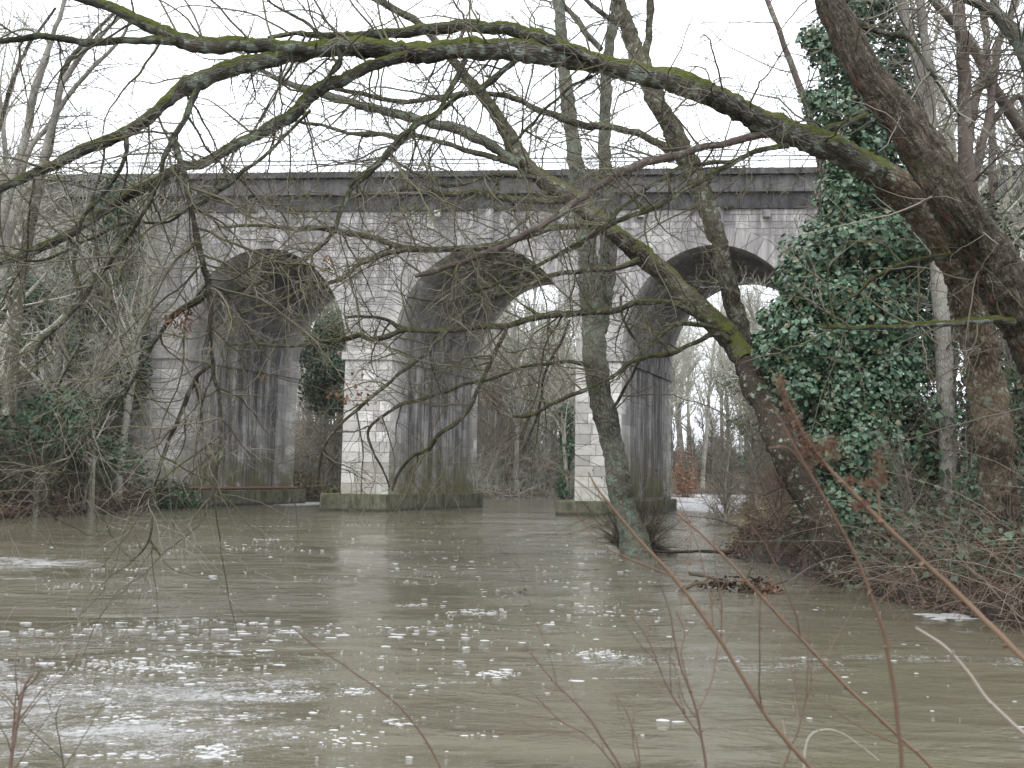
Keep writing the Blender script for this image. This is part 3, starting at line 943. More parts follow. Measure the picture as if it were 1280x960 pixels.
A_limbs = [
    # (rows, depth)
    ([(760, 80, 14), (715, 62, 18), (675, 45, 20), (640, 37, 19), (580, 32, 18), (530, 38, 18), (480, 43, 14), (420, 45, 11), (370, 43, 8), (335, 48, 5)], 8.75),
    ([(395, 60, 16), (350, 58, 20), (300, 55, 23), (255, 57, 24), (222, 50, 22), (190, 33, 20), (150, 14, 16), (100, -4, 14), (40, -30, 12)], 8.25),
    ([(222, 53, 12), (185, 50, 12), (150, 50, 10), (115, 53, 12), (95, 52, 10), (60, 45, 10), (30, 47, 9), (0, 52, 8), (-60, 58, 6)], 8.2),
    ([(510, 70, 16), (470, 80, 17), (430, 99, 17), (402, 110, 20), (385, 125, 20), (365, 145, 19), (325, 166, 16), (290, 185, 15), (255, 203, 14), (222, 211, 14), (190, 229, 17), (170, 239, 15),
      (130, 262, 14), (90, 290, 13), (55, 307, 13), (15, 323, 11), (-60, 340, 9)], 8.5),
    ([(248, 110, 9), (236, 136, 10), (222, 162, 9), (214, 176, 9), (206, 198, 7), (200, 222, 6), (182, 262, 6), (150, 310, 6), (120, 350, 6), (85, 395, 6), (50, 430, 6), (45, 470, 3)], 7.9),
    ([(217, 172, 8), (224, 196, 8), (229, 216, 8), (235, 240, 8), (241, 272, 8), (250, 312, 9), (257, 342, 8), (263, 376, 8), (264, 420, 6), (267, 460, 6), (273, 500, 5), (276, 535, 5), (273, 575, 5), (266, 612, 5), (256, 645, 3)], 7.9),
    ([(262, 362, 7), (248, 376, 8), (230, 386, 10), (216, 396, 8), (202, 415, 6), (185, 442, 6), (170, 472, 5), (148, 500, 5), (122, 527, 5), (97, 560, 5), (77, 590, 4), (64, 608, 4), (60, 632, 3), (70, 652, 2)], 7.9),
    ([(264, 456, 5), (250, 468, 6), (239, 486, 7), (226, 518, 6), (211, 550, 6), (201, 580, 5), (193, 604, 4), (189, 640, 3), (187, 672, 3), (176, 690, 2), (160, 702, 1.5)], 7.9),
    ([(187, 672, 3), (192, 684, 2), (204, 694, 1.4)], 7.9),
    ([(158, 168, 6), (158, 190, 6), (152, 208, 6), (142, 224, 6), (132, 242, 5), (105, 270, 6), (96, 300, 5), (92, 336, 5), (101, 362, 5), (103, 392, 5), (99, 430, 4), (84, 462, 3), (72, 492, 3), (78, 540, 3), (80, 570, 2)], 7.9),
    ([(398, 112, 8), (410, 96, 6), (425, 78, 8), (415, 55, 7), (398, 45, 6), (385, 30, 5), (350, 12, 4), (335, 0, 3)], 8.4),
    ([(655, 68, 10), (632, 85, 10), (600, 112, 10), (572, 122, 7), (545, 142, 7), (520, 153, 6), (500, 178, 7), (470, 208, 7), (440, 236, 7), (428, 262, 7), (412, 296, 6), (398, 312, 5), (378, 326, 5), (340, 346, 5), (300, 362, 4), (265, 372, 4)], 8.8),
    ([(582, 74, 9), (572, 95, 9), (560, 115, 8), (548, 140, 8), (525, 155, 7), (500, 172, 6), (478, 198, 6), (455, 216, 6), (436, 234, 6)], 8.7),
    ([(968, 165, 13), (920, 175, 11), (880, 184, 11), (840, 195, 12), (800, 205, 13), (775, 216, 12), (750, 232, 11), (720, 252, 11), (680, 280, 10), (640, 302, 9), (600, 318, 9), (570, 330, 8), (535, 342, 10), (518, 346, 6)], 9.3),
    ([(985, 182, 9), (950, 188, 8), (915, 203, 8), (880, 225, 8), (850, 240, 7), (815, 262, 7), (785, 272, 7), (755, 285, 6), (730, 303, 6), (700, 318, 5), (672, 330, 5), (640, 345, 4), (600, 362, 3), (560, 376, 3), (510, 372, 2)], 9.3),
    ([(915, 203, 6), (870, 205, 6), (840, 215, 6), (810, 236, 5), (780, 258, 5), (757, 280, 5), (735, 296, 4), (690, 322, 4), (660, 340, 3)], 9.2),
    ([(1085, 145, 11), (1060, 152, 10), (1035, 160, 9), (1010, 168, 7)], 9.5),
    ([(388, 138, 5), (360, 168, 5), (335, 190, 5), (300, 218, 6), (265, 245, 6), (235, 262, 5), (205, 278, 4), (160, 278, 4), (110, 300, 4), (50, 326, 4), (0, 318, 3)], 8.3),
    ([(1268, 402, 12), (1230, 400, 11), (1190, 404, 10), (1120, 408, 8), (1060, 410, 7), (1018, 406, 5)], 9.0),
    ([(1200, 318, 12), (1150, 326, 8), (1120, 332, 7), (1090, 350, 6), (1060, 375, 4), (1030, 390, 3)], 9.2),
    ([(640, 180, 5), (700, 120, 4), (740, 95, 5)], 9.0),
]
rootA = empty('arching_tree', (6.2, 10.9, float(ground_z(6.2, 10.9))), 'big bare tree on the right bank whose mossy limb arches across to the left edge', 'tree')
A_main = thin(A_main, lambda r_: .70 if r_[1] > 300 and r_[0] > 1190 else (.72 if r_[0] > 1000 else (.70 if r_[0] > 700 else (.76 if r_[0] > 300 else .86))))
A_limbs = [(thin(a_, .88), b_) for a_, b_ in A_limbs]
mA, rA = px_limb(A_main, YA, step=.05, wig=1.2, rng=rg)
rA = 1.06 * rA * (1 + .06 * np.sin(np.arange(len(rA)) * .21) + .04 * np.sin(np.arange(len(rA)) * .57 + 1))
cut = int(np.argmin(np.abs(mA[:, 0] - at(1100, 220, 9.7)[0]) + (np.arange(len(mA)) > len(mA) // 2) * 99))
limb_mesh('trunk', mA[:cut + 2], rA[:cut + 2], MAT['bark_big'], rootA, 28, 1, .07)
limb_mesh('main_limb', mA[cut:], rA[cut:], MAT['bark_limb'], rootA, 20, 2, .11)
LA = []
for i, (rows, Y) in enumerate(A_limbs):
    p_, r_ = px_limb(rows, Y, step=.04, wig=1.6, rng=rg)
    LA.append((p_, r_))
    big = rows[len(rows) // 2][2]
    mt = MAT['bark_smooth'] if i == 13 else (MAT['bark_lean'] if i in (5, 6, 7) else MAT['bark_limb'])
    limb_mesh('branch', p_, r_, mt, rootA, 12 if big > 12 else 7, 20 + i, .10 if big > 5 else .05)
SA, RA_ = stack([(mA[cut:], rA[cut:])] + LA, 40)
t1 = sprout(SA, RA_, 280, (.5, 1.9), rg, 1.0, .55, -.35, .16, 12, .014, .004, .05)
t1p = sprout(SA[[4, 5, 6, 7, 9, 11, 12, 14, 17]], RA_[[4, 5, 6, 7, 9, 11, 12, 14, 17]], 150, (.4, 1.5), rg, 1.0, .6, -.25, .17, 12, .009, .0035, .1)
t2 = sprout(np.concatenate([t1[0], t1p[0]]), np.concatenate([t1[1], t1p[1]]), 2200, (.2, .9), rg, .9, .7, -.2, .17, 8, .006, .0022)
t3 = sprout(t2[0], t2[1], 5200, (.06, .32), rg, .9, .7, 0, .2, 5, .003, .0015)
twig_mesh('twigs', [t1, t1p], MAT['twig_moss'], rootA)
twig_mesh('side_twigs', [t2], MAT['twig_grey'], rootA)
twig_mesh('fine_twigs', [t3], MAT['twig_pale'], rootA)

# ---- tree B: dark leaning stem with peeling red bark, rising out of the right edge to the top
YB = 8.6
rootB = empty('peeling_bark_tree', (on_water(1330, 800)[0] + .8, 8.6, .5), 'thick leaning stem with peeling bark and red edges crossing the top right corner', 'tree')
B_main = [(1420, 700, 74, 9.2), (1350, 540, 70, 9.2), (1296, 430, 62, 9.2), (1262, 368, 60, 9.1), (1228, 312, 58, 9.0), (1193, 256, 53), (1152, 186, 48), (1119, 139, 46), (1086, 96, 43), (1056, 44, 37), (1037, 0, 34), (1020, -50, 31), (990, -130, 27), (960, -220, 22)]
p_, r_ = px_limb(B_main, YB, step=.04, wig=1.2, rng=rg)
r_ = r_ * (1 + .05 * np.sin(np.arange(len(r_)) * .17))
limb_mesh('trunk', p_, r_, MAT['bark_red'], rootB, 36, 3, .06)
b2, rb2 = px_limb([(1055, 25, 11), (1075, 30, 9), (1090, 35, 8), (1110, 42, 7), (1135, 48, 6), (1150, 66, 5), (1165, 90, 5), (1185, 125, 4), (1200, 145, 3)], 8.8, step=.04, wig=1, rng=rg)
limb_mesh('branch', b2, rb2, MAT['bark_limb'], rootB, 7, 4, .08)
sB = stack([(p_, r_), (b2, rb2)], 24)
tB = sprout(sB[0], sB[1], 40, (.6, 2.0), rg, 1.1, .3, 0, .14, 10, .012, .004)
tB2 = sprout(*tB, 260, (.2, .8), rg, .9, .7, 0, .15, 6, .005, .002)
twig_mesh('twigs', [tB, tB2], MAT['twig_grey'], rootB)

# ---- tree C: leaning forked tree in front of the ivy
YC = 15.0
C_main = [(1064, 735, 58, 13.0), (1047, 705, 50, 13.0), (1020, 640, 48, 13.0), (986, 570, 46, 13.2), (955, 500, 44, 13.8), (928, 445, 42, 14.6), (898, 408, 36), (860, 370, 34), (820, 334, 33), (780, 302, 31), (745, 272, 30), (700, 238, 32), (662, 212, 29),
          (642, 182, 24), (625, 150, 19), (600, 115, 16), (578, 90, 14), (560, 68, 12), (540, 45, 11), (522, 28, 11), (490, 10, 10), (450, -12, 9), (400, -40, 8)]
C_limbs = [
    ([(938, 452, 30), (922, 395, 26), (906, 335, 25), (888, 270, 26), (862, 205, 29), (835, 150, 28), (812, 108, 25), (800, 78, 25), (788, 42, 22), (772, -5, 20), (758, -50, 17)], 15.2),
    ([(803, 85, 14), (810, 55, 12), (812, 20, 11), (816, -30, 10)], 15.2),
    ([(838, 188, 14), (815, 175, 11), (795, 166, 10), (765, 160, 10), (740, 157, 11), (715, 152, 11), (690, 143, 10), (665, 133, 9), (645, 124, 9), (620, 118, 8), (590, 117, 7), (550, 122, 7), (510, 127, 8), (475, 122, 7), (440, 115, 7), (412, 111, 6)], 15.0),
    ([(648, 205, 16), (628, 192, 15), (600, 175, 16), (565, 160, 15), (530, 152, 14), (500, 144, 13), (470, 136, 13), (435, 128, 12), (405, 118, 13), (375, 108, 10), (350, 100, 8), (325, 85, 6), (300, 72, 5)], 14.8),
    ([(650, 207, 10), (620, 198, 9), (590, 190, 8), (560, 180, 7), (530, 172, 7), (495, 170, 7), (450, 168, 6), (410, 160, 5), (375, 152, 5), (340, 150, 4)], 14.8),
    ([(895, 405, 12), (870, 392, 11), (845, 380, 10), (820, 376, 9), (795, 378, 9), (765, 388, 10), (735, 391, 10), (700, 393, 10), (670, 397, 10), (640, 406, 9), (600, 409, 9), (560, 413, 8), (525, 413, 8), (500, 410, 8), (485, 400, 5), (460, 396, 4), (430, 398, 4)], 14.6),
    ([(505, 412, 7), (480, 422, 8), (465, 425, 7), (450, 419, 7), (430, 424, 7), (400, 428, 6), (360, 432, 5), (320, 430, 5), (280, 432, 4)], 14.6),
    ([(912, 425, 9), (895, 418, 8), (865, 430, 7), (835, 442, 7), (805, 447, 7), (785, 455, 7), (765, 472, 6), (740, 483, 6), (715, 492, 6), (690, 505, 5), (665, 517, 5), (640, 520, 3)], 14.6),
    ([(895, 410, 8), (870, 405, 7), (845, 408, 6), (810, 430, 4)], 14.5),
    ([(770, 292, 14), (740, 284, 10), (710, 284, 10), (680, 287, 10), (650, 298, 9), (620, 306, 9), (580, 310, 9), (545, 312, 9), (515, 311, 10), (490, 306, 9), (460, 295, 9), (430, 290, 9), (400, 286, 7), (360, 284, 6), (320, 282, 5), (270, 284, 4)], 14.7),
    ([(510, 312, 7), (480, 318, 7), (455, 330, 7), (430, 347, 6), (405, 355, 6), (380, 362, 6), (350, 375, 5), (320, 385, 5), (285, 400, 4), (265, 410, 3)], 14.6),
    ([(702, 252, 10), (680, 252, 9), (650, 250, 9), (620, 246, 9), (590, 240, 8), (565, 243, 8), (540, 238, 8), (512, 235, 8), (490, 240, 6), (470, 245, 4)], 14.8),
    ([(670, 222, 8), (640, 220, 7), (615, 218, 7), (585, 228, 6), (555, 232, 6), (535, 222, 5), (505, 208, 4), (480, 196, 3)], 14.8),
    ([(800, 325, 10), (770, 335, 8), (740, 337, 8), (710, 340, 7), (685, 346, 7), (650, 360, 6), (620, 370, 5), (590, 385, 5), (565, 400, 4)], 14.5),
    ([(610, 405, 7), (632, 412, 6), (622, 435, 6), (610, 460, 6), (600, 480, 6), (588, 510, 6), (570, 530, 6), (548, 545, 6), (535, 560, 6), (515, 572, 5), (498, 592, 4), (490, 615, 3)], 14.4),
    ([(560, 413, 5), (545, 430, 5), (520, 450, 5), (490, 475, 5), (460, 498, 5), (435, 522, 5), (412, 545, 5), (402, 570, 4), (398, 600, 3)], 14.4),
]
cb = at(1060, 725, 13.0)
rootC = empty('leaning_mossy_tree', (cb[0], cb[1], -.1), 'leaning mossy tree with forked top, its foot in the water beside the ivy', 'tree')
C_main = thin(C_main, lambda r_: .86 if r_[1] > 480 else (.74 if r_[1] > 190 else .85))
C_limbs = [(thin(a_, .88), b_) for a_, b_ in C_limbs]
mC, rC = px_limb(C_main, YC, step=.08, wig=1.0, rng=rg)
rC = rC * (1 + .07 * np.sin(np.arange(len(rC)) * .33))
cutC = int(np.argmin(np.abs(mC[:, 2] - at(934, 455, 14.5)[2])))
limb_mesh('trunk', mC[:cutC + 2], rC[:cutC + 2], MAT['bark_dark'], rootC, 22, 7, .07)
limb_mesh('leaning_stem', mC[cutC:], rC[cutC:], MAT['bark_lean'], rootC, 20, 8, .08)
LC = []
for i, (rows, Y) in enumerate(C_limbs):
    p_, r_ = px_limb(rows, Y, step=.07, wig=1.5, rng=rg)
    LC.append((p_, r_)); big = rows[len(rows) // 2][2]
    limb_mesh('fork_stem' if i == 0 else 'branch', p_, r_, MAT['bark_lean'] if i != 3 else MAT['bark_grey'], rootC, 16 if big > 15 else 7, 50 + i, .10)
sC = stack([(mC[len(mC) // 2:], rC[len(mC) // 2:])] + LC, 32)
c1 = sprout(*sC, 230, (.6, 2.4), rg, 1.0, .5, -.12, .15, 11, .02, .005, .1)
c2 = sprout(*c1, 1900, (.3, 1.1), rg, .9, .7, -.1, .17, 7, .008, .003)
c3 = sprout(*c2, 5200, (.1, .4), rg, .9, .7, 0, .2, 5, .004, .0022)
twig_mesh('twigs', [c1, c2], MAT['twig_moss'], rootC)
twig_mesh('fine_twigs', [c3], MAT['twig_grey'], rootC)
# dead leaf tufts and cones caught in the twigs
def tuft(px, py, Y, s, n, mat, name, parent, kind='dead', size=.06):
    c = at(px, py, Y)
    pts = c + rg.normal(size=(n, 3)) * s
    V, Q = leaves(pts, rg.normal(size=(n, 3)), size, rg, kind, .9, 1)
    return tag(mesh_np(name, V, [Q], mat, parent), kind='stuff')
tuft(224, 396, 7.9, .07, 60, MAT['dead_red'], 'dead_leaf_tuft', rootA, 'long', .075)
tuft(440, 496, 14.4, .16, 70, MAT['dead'], 'dead_leaf_tuft', rootC, 'dead', .07)
tuft(332, 467, 7.8, .005, 2, MAT['dead_red'], 'dead_leaf', rootA, 'long', .10)
tuft(408, 328, 14.4, .09, 30, MAT['dead'], 'dead_leaf_tuft', rootC, 'dead', .07)

# ---- tree D: upright lichen-grey tree standing in the water
YD = 17.4
wb = on_water(795, 690)
rootD = empty('grey_upright_tree', (wb[0], wb[1], -.2), 'upright grey-green lichened tree rising from the water in front of the right hand pier', 'tree')
D_main = [(800, 705, 56), (792, 672, 44), (782, 640, 40), (774, 600, 37), (763, 550, 36), (752, 500, 36), (744, 450, 36), (741, 400, 36), (737, 340, 33), (729, 270, 29), (719, 205, 25), (712, 150, 23), (706, 95, 21), (701, 40, 19), (697, -20, 18), (692, -90, 16)]
D_limbs = [([(745, 415, 26), (756, 360, 24), (760, 300, 21), (760, 240, 19), (757, 190, 16), (757, 120, 15), (761, 60, 14), (770, 10, 12), (778, -50, 10)], 17.7),
           ([(778, 28, 7), (760, 22, 7), (742, 8, 6), (725, -10, 6)], 17.6),
           ([(752, 62, 8), (740, 50, 8), (728, 35, 8), (718, 20, 7), (700, 5, 6), (685, -15, 5)], 17.5),
           ([(738, 458, 6), (712, 452, 5), (680, 455, 5), (650, 460, 5), (625, 470, 5), (595, 478, 5), (560, 487, 5), (525, 500, 5), (500, 508, 5), (475, 522, 4), (460, 540, 4), (466, 565, 3), (478, 585, 3), (486, 610, 2)], 16.8),
           ([(755, 530, 5), (790, 470, 4), (800, 440, 4), (780, 400, 4), (775, 370, 3)], 17.2),
           ([(712, 400, 4), (700, 430, 4), (680, 470, 4), (672, 520, 3), (655, 560, 3)], 16.9)]
D_main = thin(D_main, lambda r_: .78 if r_[1] < 250 else (.80 if r_[1] < 620 else .74))
mD, rD = px_limb(D_main, YD, step=.08, wig=.8, rng=rg)
rD = rD * (1 + .06 * np.sin(np.arange(len(rD)) * .4))
limb_mesh('trunk', mD, rD, MAT['bark_grey'], rootD, 20, 9, .07)
LD = []
for i, (rows, Y) in enumerate(D_limbs):
    p_, r_ = px_limb(rows, Y, step=.08, wig=1.3, rng=rg)
    LD.append((p_, r_))
    limb_mesh('second_stem' if i == 0 else 'branch', p_, r_, MAT['bark_grey'] if i < 3 else MAT['bark_lean'], rootD, 14 if i == 0 else 6, 80 + i, .08)
sD = stack([(mD[len(mD) // 3:], rD[len(mD) // 3:])] + LD, 30)
d1 = sprout(*sD, 110, (.8, 2.6), rg, 1.0, .4, -.1, .14, 10, .018, .005)
d2 = sprout(*d1, 700, (.3, 1.0), rg, .9, .7, -.35, .15, 7, .007, .003)
d3 = sprout(*d2, 2600, (.1, .4), rg, .9, .7, -.2, .2, 5, .004, .0022)
twig_mesh('twigs', [d1, d2, d3], MAT['twig_grey'], rootD)
# roots and shoots round the foot
ff = []
for i in range(9):
    a = rg.uniform(0, 2 * math.pi); L_ = rg.uniform(.5, 1.5); q = np.linspace(0, 1, 8)[:, None]
    b0 = np.array((wb[0], wb[1], .55))
    pth = b0 + q * np.array((math.cos(a) * L_, math.sin(a) * L_ * .6, 0)) + np.array((0, 0, -.75)) * q ** .6
    ff.append((pth, np.linspace(.14, .04, 8)))
for (p_, r_) in ff[:4]: limb_mesh('root', p_, r_ * .55, MAT['twig_dark'], rootD, 8, int(rg.integers(1e6)), .1)
base = np.array((wb[0], wb[1], .1))
def shoots(base, n, spread, L, rng, lean=.5, pts=8, r=.008, bias=(0, 0, 0), wig=.07, grav=-.15):
    P0 = np.array(base) + rng.normal(size=(n, 3)) * np.array((spread, spread, .03))
    d = norm(np.array((0, 0, 1.)) + rng.normal(size=(n, 3)) * lean + np.array(bias))
    Ls = rng.uniform(L[0], L[1], n)
    out = np.zeros((n, pts, 3)); out[:, 0] = P0
    for j in range(1, pts):
        d = norm(d + rng.normal(size=(n, 3)) * wig + np.array((0, 0, grav)) / pts)
        out[:, j] = out[:, j - 1] + d * (Ls / (pts - 1))[:, None]
    return out, r * rng.uniform(.6, 1.3, n)[:, None] * np.linspace(1, .3, pts)[None]
s1 = shoots(base, 130, .24, (.3, 1.3), rg, .8, r=.010)
s2 = sprout(*s1, 900, (.15, .6), rg, .8, .8, 0, .15, 6, .005, .0025)
twig_mesh('basal_shoots', [s1, s2], MAT['twig_dark'], rootD)
s1 = shoots(base + (-.15, -.2, 0), 26, .15, (.9, 2.3), rg, .35, r=.012, bias=(-.3, 0, 0))
twig_mesh('red_shoots', [s1], MAT['twig_red'], rootD)

# ---- thin stems behind the peeling tree, top right
def stem_tree(name, sets, Y, mat, label, k=12, tw=60, twm='twig_grey', gz=None, trunk_mat=None):
    paths = [px_limb(r, Y, step=.1, wig=1.0, rng=rg) for r in sets]
    b = paths[0][0][0]
    root = empty(name, (b[0], b[1], min(b[2], float(ground_z(b[0], b[1])))), label, 'tree')
    for i, (p_, r_) in enumerate(paths):
        limb_mesh('trunk' if i == 0 else 'branch', p_, r_, mat, root, k, int(rg.integers(1e6)), .05)
    s_ = stack(paths, 24)
    a1 = sprout(*s_, tw, (.7, 2.4), rg, 1., .6, .1, .13, 9, .016, .005, .25)
    a2 = sprout(*a1, tw * 5, (.3, 1.), rg, .9, .7, .0, .15, 6, .007, .003)
    twig_mesh('twigs', [a1, a2], MAT[twm], root)
    return root
stem_tree('slim_tree', [[(1225, 700, 26), (1222, 500, 24), (1216, 330, 22), (1211, 230, 20), (1206, 170, 17), (1205, 110, 16), (1203, 50, 16), (1196, -10, 15), (1190, -100, 13)],
                        [(1214, 250, 12), (1222, 205, 10), (1236, 150, 10), (1242, 100, 9), (1250, 50, 9), (1270, 0, 8), (1290, -50, 7)]], 13.5, MAT['bark_smooth'], 'slim straight grey stem rising just right of the peeling bark stem')
stem_tree('crooked_slim_tree', [[(1310, 640, 22), (1330, 400, 20), (1320, 230, 18), (1285, 172, 15), (1262, 140, 14), (1238, 102, 14), (1222, 68, 13), (1195, 30, 11), (1162, -5, 10), (1120, -50, 9)],
                                [(1322, 300, 10), (1290, 170, 8), (1275, 120, 7), (1240, 155, 7), (1222, 188, 7)]], 14.2, MAT['bark_smooth'], 'crooked slim stem slanting down to the right edge near the top corner')
stem_tree('twin_stem_tree', [[(1190, 700, 22), (1180, 450, 20), (1166, 250, 18), (1160, 165, 15), (1152, 120, 13), (1146, 80, 12), (1136, 40, 12), (1125, -10, 12), (1112, -90, 10)],
                             [(1170, 280, 12), (1164, 180, 12), (1162, 120, 12), (1157, 60, 11), (1150, 0, 10), (1148, -80, 8)]], 13.0, MAT['bark_far'], 'twin slim stems side by side behind the ivy at the top right')
stem_tree('corner_stem_tree', [[(1400, 500, 30), (1370, 300, 28), (1330, 160, 24), (1292, 92, 20), (1275, 55, 19), (1250, 22, 17), (1225, 5, 12), (1190, -8, 9), (1150, -25, 7)],
                               [(1245, 14, 9), (1238, -20, 8), (1240, -60, 7)]], 12.0, MAT['bark_grey'], 'pale forked stem entering at the top right corner of the view')
stem_tree('leaning_pole_tree', [[(1062, 600, 14), (1050, 330, 13), (1030, 215, 11), (1016, 165, 9), (1005, 125, 9), (990, 80, 8), (975, 42, 7), (958, -5, 6), (945, -50, 5)]], 16.0, MAT['bark_smooth'], 'thin pole-like stem left of the ivy column near the top', tw=25)
stem_tree('forked_grey_tree', [[(1180, 640, 16), (1190, 420, 15), (1196, 260, 14), (1208, 200, 11), (1218, 130, 11), (1232, 85, 10), (1232, 30, 8), (1222, -10, 8), (1212, -90, 7)],
                               [(1240, 300, 10), (1240, 200, 9), (1239, 130, 8), (1232, 30, 8), (1225, -30, 7)]], 16.0, MAT['bark_smooth'], 'slim grey fork seen between the two right hand stems', tw=30)

# ------------------------------------------------------------------ ivy
def ivy_mass(name, blobs, dens, size, mat, parent, rng, kind='ivy', inner=.7):
    """blobs: (centre xyz, radii xyz)"""
    a = Acc()
    for c, rad in blobs:
        area = 4 * math.pi * ((rad[0] * rad[1]) ** 1.6 + (rad[0] * rad[2]) ** 1.6 + (rad[1] * rad[2]) ** 1.6) ** (1 / 1.6) / 3 ** (1 / 1.6)
        n = max(12, int(area * dens))
        p_, n_ = ell_points(c, rad, n, rng, inner)
        V, Q = leaves(p_, n_ + np.array((0, 0, .25)), size, rng, kind)
        a.add(V, Q)
    o = a.build(name, mat, parent, uv=False)
    return tag(o, kind='stuff')
def pxb(px, py, Y, rx, ry, rd):
    return (at(px, py, Y), (rx * Y / F, rd, ry * Y / F))
YI = 13.6
gi = at(1075, 700, YI)
rootI = empty('ivy_tree', (gi[0], gi[1], float(ground_z(gi[0], gi[1]))), 'tall dark green ivy-smothered tree on the right bank behind the leaning trunk', 'tree')
pI, rI = px_limb([(1078, 720, 46), (1075, 600, 40), (1085, 450, 36), (1090, 330, 32), (1085, 220, 28), (1075, 120, 24), (1068, 30, 20), (1062, -60, 16)], YI + .45, step=.12, wig=1.5, rng=rg)
limb_mesh('trunk', pI, rI, MAT['bark_lean'], rootI, 14, 31, .08)
pI2, rI2 = px_limb([(1110, 440, 22), (1130, 380, 18), (1150, 330, 14), (1175, 290, 10)], YI + .2, step=.12, wig=1.5, rng=rg)
limb_mesh('branch', pI2, rI2, MAT['bark_lean'], rootI, 10, 32, .08)
blobs = [pxb(*b) for b in [(1085, 705, 13.0, 34, 30, .3), (1075, 735, 12.8, 26, 14, .2), (1110, 690, 13.0, 36, 36, .35), (1085, 400, 13.2, 60, 60, .35), (1090, 480, 13.2, 60, 55, .35), (1085, 560, 13.2, 60, 55, .35), (1090, 640, 13.1, 60, 50, .35), (1120, 450, 13.6, 50, 60, .4),
    
    (1075, 20, 13.7, 52, 40, .6), (1060, 80, 13.6, 42, 45, .5), (1095, 110, 13.9, 45, 50, .55), (1030, 60, 13.7, 26, 26, .35), (1012, 45, 13.7, 16, 14, .25), (1055, 140, 13.6, 50, 36, .5), (1125, 60, 13.9, 26, 30, .35),
    (1105, 170, 13.8, 40, 40, .5), (1020, 125, 13.7, 22, 16, .25), (1140, 130, 13.9, 18, 18, .25), (1065, 200, 13.5, 44, 40, .5), (1050, 255, 13.4, 32, 36, .4), (1120, 235, 13.8, 50, 40, .5), (1060, 235, 13.4, 38, 22, .4),
    (1075, 300, 13.4, 66, 42, .7), (1020, 320, 13.4, 44, 42, .55), (1120, 310, 13.6, 60, 44, .6), (1000, 350, 13.5, 34, 40, .45), (1045, 370, 13.4, 64, 40, .65), (1105, 380, 13.8, 55, 40, .5),
    (985, 400, 13.6, 28, 36, .4), (1020, 430, 13.4, 58, 42, .6), (968, 440, 13.7, 26, 34, .35), (1075, 450, 13.8, 60, 44, .5), (1000, 480, 13.5, 46, 40, .5), (1050, 510, 13.5, 54, 42, .5), (1100, 520, 14.0, 50, 46, .5),
    (1040, 560, 13.5, 50, 40, .5), (1022, 540, 13.8, 28, 30, .35), (1080, 590, 13.8, 52, 40, .5), (1050, 630, 13.4, 50, 38, .5), (1085, 660, 13.5, 46, 36, .5), (1060, 690, 13.2, 30, 24, .35), (1110, 620, 13.9, 44, 40, .5),
    (1150, 430, 14.2, 44, 60, .5), (1150, 560, 14.2, 44, 60, .5), (1160, 340, 14.3, 34, 46, .4), (950, 425, 13.8, 12, 14, .2), (955, 395, 13.8, 10, 12, .2)]]
ivy_mass('ivy_leaves', blobs, 400, .068, MAT['ivy'], rootI, rg, inner=.55)
vn = sprout(np.stack([resample(pI, rI, 24)[0]]), np.stack([resample(pI, rI, 24)[1]]), 160, (.6, 1.9), rg, 1., .1, -.2, .12, 8, .02, .008)
vn2 = sprout(*vn, 500, (.3, 1.0), rg, .9, .6, -.1, .15, 6, .008, .003)
twig_mesh('ivy_stems', [vn, vn2], MAT['twig_dark'], rootI)

# ------------------------------------------------------------------ woodland: bare trees with crowns, copied
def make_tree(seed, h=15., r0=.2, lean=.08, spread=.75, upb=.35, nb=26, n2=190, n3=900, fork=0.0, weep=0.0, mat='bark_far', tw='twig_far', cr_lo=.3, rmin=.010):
    rng = np.random.default_rng(seed)
    n = 16; t = np.linspace(0, 1, n)
    P_ = np.zeros((n, 3)); P_[:, 2] = t * h
    ph = rng.uniform(0, 6, 2)
    P_[:, 0] = lean * h * t ** 1.3 + .02 * h * np.sin(t * 5 + ph[0]) * t; P_[:, 1] = .02 * h * np.sin(t * 6 + ph[1]) * t
    P_[0, 2] = -.4
    rad = r0 * (1 - .88 * t) ** .8; rad[0] *= 1.35
    root = bpy.data.objects.new('wood_tree', None)
    V, Q, uv = tubes(P_[None], rad[None], 9, (1, 0, 0), .05, rng)
    parts = [('trunk', V, Q, uv, mat)]
    b1 = sprout(P_[None], rad[None], nb, (h * .18, h * .42), rng, spread, .7, .15 - weep, .09, 10, r0 * .42, r0 * .12, cr_lo, .98, .55, up=upb)
    sc = 1 - .55 * np.clip((b1[0][:, 0, 2] / h - cr_lo) / (1 - cr_lo), 0, 1)
    b1 = (b1[0][:, :1] + (b1[0] - b1[0][:, :1]) * sc[:, None, None], b1[1])
    b2 = sprout(*b1, n2, (h * .05, h * .16), rng, .8, .8, .1 - weep, .12, 7, r0 * .15, rmin * 1.2, .15)
    b3 = sprout(*b2, n3, (h * .02, h * .075), rng, .8, .8, .1 - weep * 1.5, .14, 5, .02, rmin)
    a = Acc()
    for g, k in ((b1, 5), (b2, 4), (b3, 3)):
        V, Q, uv = tubes(*g, k); a.add(V, Q, uv=uv)
    parts.append(('crown', np.concatenate(a.V), np.concatenate(a.F[4]), None, tw))
    return parts
protos = {}
def proto(key, **kw):
    obs = []
    for nm, V, Q, uv, mt in make_tree(**kw):
        o = mesh_np(nm, V, [Q], MAT[mt], smooth=True, uv=uv)
        obs.append((nm, o.data)); bpy.data.objects.remove(o)
    protos[key] = obs
def place_tree(key, loc, rz, s, name, label, group=None, cat='tree', sz=None):
    root = empty(name, loc, label, cat, group)
    root.rotation_euler = (0, 0, rz); root.scale = (s, s, sz or s)
    for nm, me in protos[key]:
        o = bpy.data.objects.new(nm, me); COL.objects.link(o); o.parent = root
    return root
